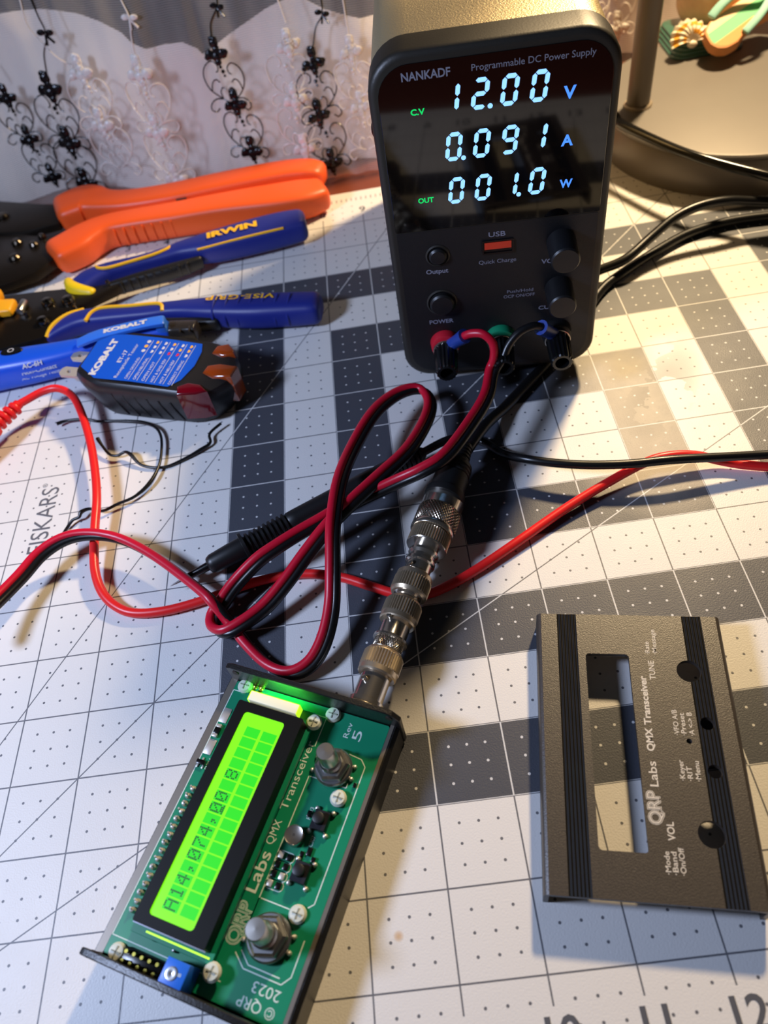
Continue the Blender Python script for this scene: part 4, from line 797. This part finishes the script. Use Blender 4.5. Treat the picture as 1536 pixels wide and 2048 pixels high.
tst = thing('outlet_tester', 'black plug-in outlet tester with blue label and orange and dark red lamp lenses', 'outlet tester', (3.13, 12.35, 0), -.35)
H = .92
topo = [(0, .46), (-.02, 0), (0, -.46), (.68, -.80), (2.55, -.78), (3.0, -.60), (3.26, -.25), (3.3, .05), (3.2, .4), (2.9, .68), (2.5, .78), (.68, .80)]
boto = [(.12, .40), (.1, 0), (.12, -.40), (.74, -.72), (2.5, -.72), (2.9, -.55), (3.1, -.25), (3.14, .05), (3.05, .38), (2.8, .62), (2.45, .72), (.74, .72)]
b = MB(); rings = []
def smooth_loop(P, n=4):
    Q = []; N = len(P)
    for i in range(N):
        p = [Vector(P[(i+j) % N]) for j in (-1, 0, 1, 2)]
        for k in range(n): t = k/n; c = .5*((2*p[1])+(p[2]-p[0])*t+(2*p[0]-5*p[1]+4*p[2]-p[3])*t*t+(3*p[1]-p[0]-3*p[2]+p[3])*t**3); c = c*.5+(p[1]*(1-t)+p[2]*t)*.5; Q.append(c)
    return Q
tp = smooth_loop(topo); bt_ = smooth_loop(boto); NN = len(tp); cx = Vector((1.6, 0))
def ring(base, z, s): return [((p[0]-cx.x)*s+cx.x, p[1]*s, z-(.06*max(0, p[0]-1.4) if z > .5 else 0)) for p in base]
R_ = [ring(bt_, .0, .93), ring(bt_, .05, 1.0), ring(tp, H-.35, 1.0), ring(tp, H-.16, 1.0), ring(tp, H-.05, .965), ring(tp, H, .90)]
for r in R_: rings += r
F = []
for i in range(len(R_)-1):
    for k in range(NN): F.append((i*NN+k, (i+1)*NN+k, (i+1)*NN+(k+1) % NN, i*NN+(k+1) % NN))
F.append(tuple(range(NN))); F.append(tuple((len(R_)-1)*NN+k for k in reversed(range(NN))))
b.add(rings, F); 
for k in range(6): x = .95+.25*k; b.tube([(x, -.80, .70-.05*k*.4), (x+.03, -.785, .4), (x+.10, -.735, .10)], .022, 6, 4)
tb = b.build('tester_body', bsdf('charcoal_tester_plastic', (30, 29, 31), .38), tst)
def tz(x): return H-.06*max(0, x-1.4)+.003
lab = [(.10, .40), (.12, -.36), (.58, -.64), (2.18, -.64), (2.36, -.42), (2.46, 0), (2.44, .40), (2.36, .62), (.62, .66), (.35, .62)]
b = MB(); xsx = sorted(set([p[0] for p in lab]+[1.4])); 
bm = bmesh.new(); f = bm.faces.new([bm.verts.new((p[0], p[1], 0)) for p in lab]); bmesh.ops.bisect_plane(bm, geom=bm.verts[:]+bm.edges[:]+bm.faces[:], plane_co=(1.4, 0, 0), plane_no=(1, 0, 0))
for v in bm.verts: v.co.z = tz(v.co.x)
bmesh.ops.recalc_face_normals(bm, faces=bm.faces[:])
for f in bm.faces:
    if f.normal.z < 0: f.normal_flip()
b.bmadd(bm); lb = b.build('label', bsdf('blue_label', (12, 82, 200), .4), tst, smooth=0)
TL = lambda x, y: Tm(x, y, tz(x)+.003) @ fr((0, 1, 0), (-1, 0, .06 if x > 1.4 else 0), (0, 0, 1))
def ltext(t, x, y, h, wd, bo=0): MB().text(t, TL(x, y), h, wd, bo).build('label_lettering', M_white_ink, lb, smooth=0)
ltext('KOBALT', .55, -.56, .16, 1.06, .06); ltext('ET-17', .92, -.16, .09, .36, .02); ltext('Receptacle Tester', 1.06, -.58, .075, .98, 0)
dots = ['wyw', 'yww', 'www', 'ywr', 'wyr', 'yyw']; ink = {'w': M_white_ink, 'y': bsdf('yellow_dot_ink', (240, 180, 50), .5), 'r': bsdf('red_dot_ink', (210, 40, 50), .5)}
for k, t in enumerate(('OPEN GROUND', 'OPEN NEUTRAL', 'OPEN HOT', 'HOT & GND REV', 'HOT & NEU REV', 'CORRECT WIRING')):
    x = 1.28+.185*k; ltext(t, x, -.58, .055, .36+.022*len(t))
    for q, c in enumerate(dots[k]):
        yy = .50-.135*q+.0*k; b = MB(); b.add([(p[0], p[1], tz(x)+.003) for p in circ(x-.035, yy, .042, 14)], [tuple(range(14))]); b.build('label_dot', ink[c], lb, smooth=0)
    b = MB(); b.line((x+.045, -.60), (x+.045, .55), .01, tz(x)+.003); b.build('label_rule', M_white_ink, lb, smooth=0)
M_amber = bsdf('amber_lens', (150, 62, 20), .1, spec=.6, coat=.5); M_ruby = bsdf('dark_red_lens', (96, 6, 22), .12, spec=.6, coat=.5)
for (pts, mt) in (([(2.66, .40), (2.90, .34), (3.13, .42), (3.08, .54), (2.9, .70), (2.68, .60)], M_amber), ([(2.70, -.16), (2.94, -.26), (3.31, -.20), (3.33, .10), (2.96, .12), (2.72, .04)], M_amber), ([(2.34, -.60), (2.54, -.46), (2.80, -.48), (3.0, -.63), (2.80, -.735), (2.44, -.81)], M_ruby)):
    b = MB(); b.prism(pts, .22, tz(2.7)+.03, .05, 4); b.build('lamp_lens', mt, tst)
M_prong = bsdf('bright_prong_metal', (214, 206, 198), .42, .55)
for (y, z, L_) in ((.24, .60, .58), (-.24, .60, .58)):
    b = MB(); plate(b, [(.05, y-.13), (-L_+.06, y-.13), (-L_, y-.07), (-L_, y+.07), (-L_+.06, y+.13), (.05, y+.13)][::-1], [circ(-L_+.2, y, .05, 14)], z-.03, z+.03); b.build('prong', M_prong, tst)
b = MB(); b.cyl((.1, 0, .25), (-.55, 0, .25), .095, 18, bev=.05); b.build('ground_pin', M_prong, tst)

# ------------------------------------------------------------------ desk lamp with its round base, and the beach ornament on it
lamp = thing('desk_lamp', 'grey metal desk lamp with wide round base behind the power supply', 'lamp', (18.2, 18.3, 0))
M_lamp = bsdf('satin_grey_metal', (126, 121, 116), .42, .3, noise=.05, nscale=40)
M_lampd = bsdf('grey_lamp_paint', (118, 110, 102), .4, .3)
b = MB(); b.lathe([(2.95, -.1), (3.02, -.04), (3.05, .08), (3.05, .82), (3.03, .86), (2.98, .87)], 96); b.build('base', M_lampd, lamp)
b = MB(); b.lathe([(3.04, .87), (3.08, .91), (3.09, .96), (3.06, .99), (2.98, 1.0), (0, 1.0)], 96); b.build('base_top', M_lamp, lamp)
px_, py_ = -2.28, 0.02
b = MB(); b.lathe([(.335, 1.0), (.335, 1.04), (.31, 1.06), (.27, 1.06)], 36, Tm(px_, py_, 0)); b.build('pole_collar', bsdf('pale_collar_metal', (196, 180, 160), .3, .7), lamp)
hx, hy, hz = LAMP.x-18.2, LAMP.y-18.3, LAMP.z
b = MB(); b.tube([(px_, py_, 1.0), (px_, py_, 7), (px_, py_, 14), (px_, py_, 18.5), (px_+.3, py_+.3, 20.2), (px_+1.6, py_+1.9, 20.9), (hx-1.5, hy-1.8, 20.9), (hx-.3, hy-.4, 20.6), (hx, hy, 20.0)], .27, 28, 8); b.build('pole', M_lampd, lamp, smooth=60)
b = MB(); b.lathe([(0, 20.2), (.5, 20.15), (1.3, 19.8), (1.9, 19.1), (1.85, 19.1), (1.25, 19.7), (.5, 20.0), (0, 20.05)], 40, Tm(hx, hy, 0)); b.build('lamp_shade', M_lampd, lamp)
b = MB(); b.ball((hx, hy, 19.35), .5, 16); b.build('bulb', bsdf('lit_warm_bulb', (255, 220, 160), .4, emit=(255, 205, 130), estr=6), lamp)
l = bpy.data.lights.new('lamp_light', 'SPOT'); l.energy = 25; l.color = (1, .735, .415); l.shadow_soft_size = 1.1*I; l.spot_size = math.radians(140); l.spot_blend = 1.0
o = bpy.data.objects.new('lamp_light', l); COL.objects.link(o); o.location = LAMP*I; o.rotation_euler = (Vector((14, 9, 0))-LAMP).to_track_quat('-Z', 'Y').to_euler()

orn = thing('beach_ornament', 'painted beach ornament with shell, striped flip-flop and sand mound on the lamp base', 'ornament', (18.6, 21.0, 1.0)); Lo = Tm(-18.6, -21.0, -1.0)
M_tglass = bsdf('sea_green_resin', (58, 104, 90), .18, spec=.6, coat=.4)
b = MB(Lo)
for k in range(4): w_ = .05*k; b.prism(rrect(17.36+w_, 20.2+w_, 19.2-w_, 22.0, .3, 6), 1.003+.075*k, 1.073+.075*k, .03, 2)
b.build('layered_base', M_tglass, orn)
M_sand = bsdf('painted_sand', (240, 202, 156), .7, noise=.25, nscale=130, bump=.8, bscale=300)
b = MB(Lo); b.ball((18.85, 21.7, 1.78), 1.02, 28, 1.0, .85, .78); b.build('sand_mound', M_sand, orn)
for (x, y, z, r, c) in ((18.35, 21.12, 1.9, .045, (214, 96, 70)), (19.0, 21.0, 1.75, .06, (200, 90, 60)), (18.05, 21.35, 1.6, .04, (214, 96, 70))):
    b = MB(Lo); b.ball((x, y, z), r*1.4, 10, 1, .5, 1.2); b.build('coral_fleck', bsdf('coral_paint', c, .6), orn)
b = MB(Lo)
for k, (x, y, z, r) in enumerate(((18.95, 21.35, 2.35, .3), (19.3, 21.4, 2.2, .32), (19.55, 21.3, 1.95, .26), (19.2, 21.15, 1.95, .22))): b.ball((x, y, z), r, 16, 1.2, .8, .7)
b.build('pebbles', bsdf('pearly_pebble', (206, 172, 150), .25, coat=.4), orn)
# scallop shell: ribbed fan
V = []; F = []; na, nr = 61, 12; s0 = Vector((17.80, 20.26, 1.34)); ux = Vector((.97, .05, .0)); uy = Vector((-.08, .75, .62)); un_ = ux.cross(uy).normalized()
for i in range(na):
    a = math.radians(-8+196*i/(na-1)); rib = math.cos((i/(na-1))*2*PI*10)
    for k in range(nr):
        t = k/(nr-1); rr = .60*t*(1+.03*rib*t); bul = .22*math.sin(PI*min(1, t*.93+.04))*(.6+.4*math.sin(a))+.03*rib*t
        V.append(s0+ux*(rr*math.cos(a)*.9)+uy*(rr*math.sin(a)*.98+.02)+un_*bul)
for i in range(na-1):
    for k in range(nr-1): F.append((i*nr+k, i*nr+k+1, (i+1)*nr+k+1, (i+1)*nr+k)[::-1])
def shell_mat():
    m = bpy.data.materials.new('shell_bands'); m.use_nodes = True; nt = m.node_tree; bb = nt.nodes['Principled BSDF']; tc, x, y, z = coords(nt)
    ex = x-(s0.x-18.6); ey = y-(s0.y-21.0); ez = z-(s0.z-1.0)
    r = X.op('SQRT', ex*ex+ey*ey+ez*ez); n = noise(nt, tc, 160, 2)
    bnd = ((r-.27).abs().lt(.045)).max((r-.44).abs().lt(.05))*n.gt(.40)
    nt.links.new(mixc(nt, bnd, (238, 226, 200), (230, 168, 60)), bb.inputs['Base Color']); bb.inputs['Roughness'].default_value = .35; return m
b = MB(Lo); b.add(V, F); b.add([Vector(v)-un_*.04 for v in V], [f[::-1] for f in F]); b.ball(s0-uy*.02, .10, 12, 1.3, .9, .9); b.build('scallop_shell', shell_mat(), orn, smooth=50)
# flip-flop: footbed outline with painted stripes
d_ = Vector((.87, .42, .22)).normalized(); sd = Vector((-.40, .86, .30)); sd = (sd-d_*sd.dot(d_)).normalized(); up = d_.cross(sd).normalized()
if up.z < 0: up = -up
FMt = Tm(18.16, 19.40, 1.22) @ fr(d_, sd, up)
sole = [(0, .34), (.04, .12), (.2, -.02), (.5, -.06), (.85, .06), (1.25, .12), (1.7, .06), (2.2, .1), (2.4, .4), (2.3, .75), (1.9, .88), (1.4, .86), (.9, .86), (.45, .86), (.14, .70)]
sole = [tuple(p) for p in smooth_loop(sole, 3)]
sand_ = MB(Lo).prism(sole, 0, .24, .03, 2, FMt).build('sandal_sole', bsdf('tan_sandal', (214, 138, 74), .6), orn)
def clip_band(y0, y1):
    bm = bmesh.new(); bm.faces.new([bm.verts.new((p[0], p[1], .245)) for p in [((q[0]-1.2)*.95+1.2, (q[1]-.42)*.93+.42) for q in sole]])
    for (yy, no) in ((y0, -1), (y1, 1)): bmesh.ops.bisect_plane(bm, geom=bm.verts[:]+bm.edges[:]+bm.faces[:], plane_co=(0, yy, 0), plane_no=(0, no, 0), clear_outer=True)
    for f in bm.faces:
        if f.normal.z < 0: f.normal_flip()
    return bm
for y0, y1, c in ((-.2, .26, (226, 134, 36)), (.26, .60, (96, 190, 128)), (.60, 1.0, (240, 202, 158))):
    MB(Lo).bmadd(clip_band(y0, y1), FMt).build('painted_stripe', bsdf('stripe_paint', c, .6, noise=.08, nscale=120), sand_, smooth=0)
M_strap = bsdf('pale_aqua_strap', (150, 208, 196), .55)
b = MB(Lo @ FMt); b.sweep([(.55, .92, .28, .22, .1), (.9, .94, .42, .22, .1), (1.35, .84, .56, .22, .1), (1.75, .55, .55, .2, .1), (1.95, .45, .36, .16, .1)], 14, 3, 4, .03); b.sweep([(.78, .02, .28, .2, .1), (1.2, .06, .42, .2, .1), (1.6, .2, .52, .2, .1), (1.8, .42, .52, .18, .1)], 14, 3, 4, .03); b.build('sandal_strap', M_strap, orn)
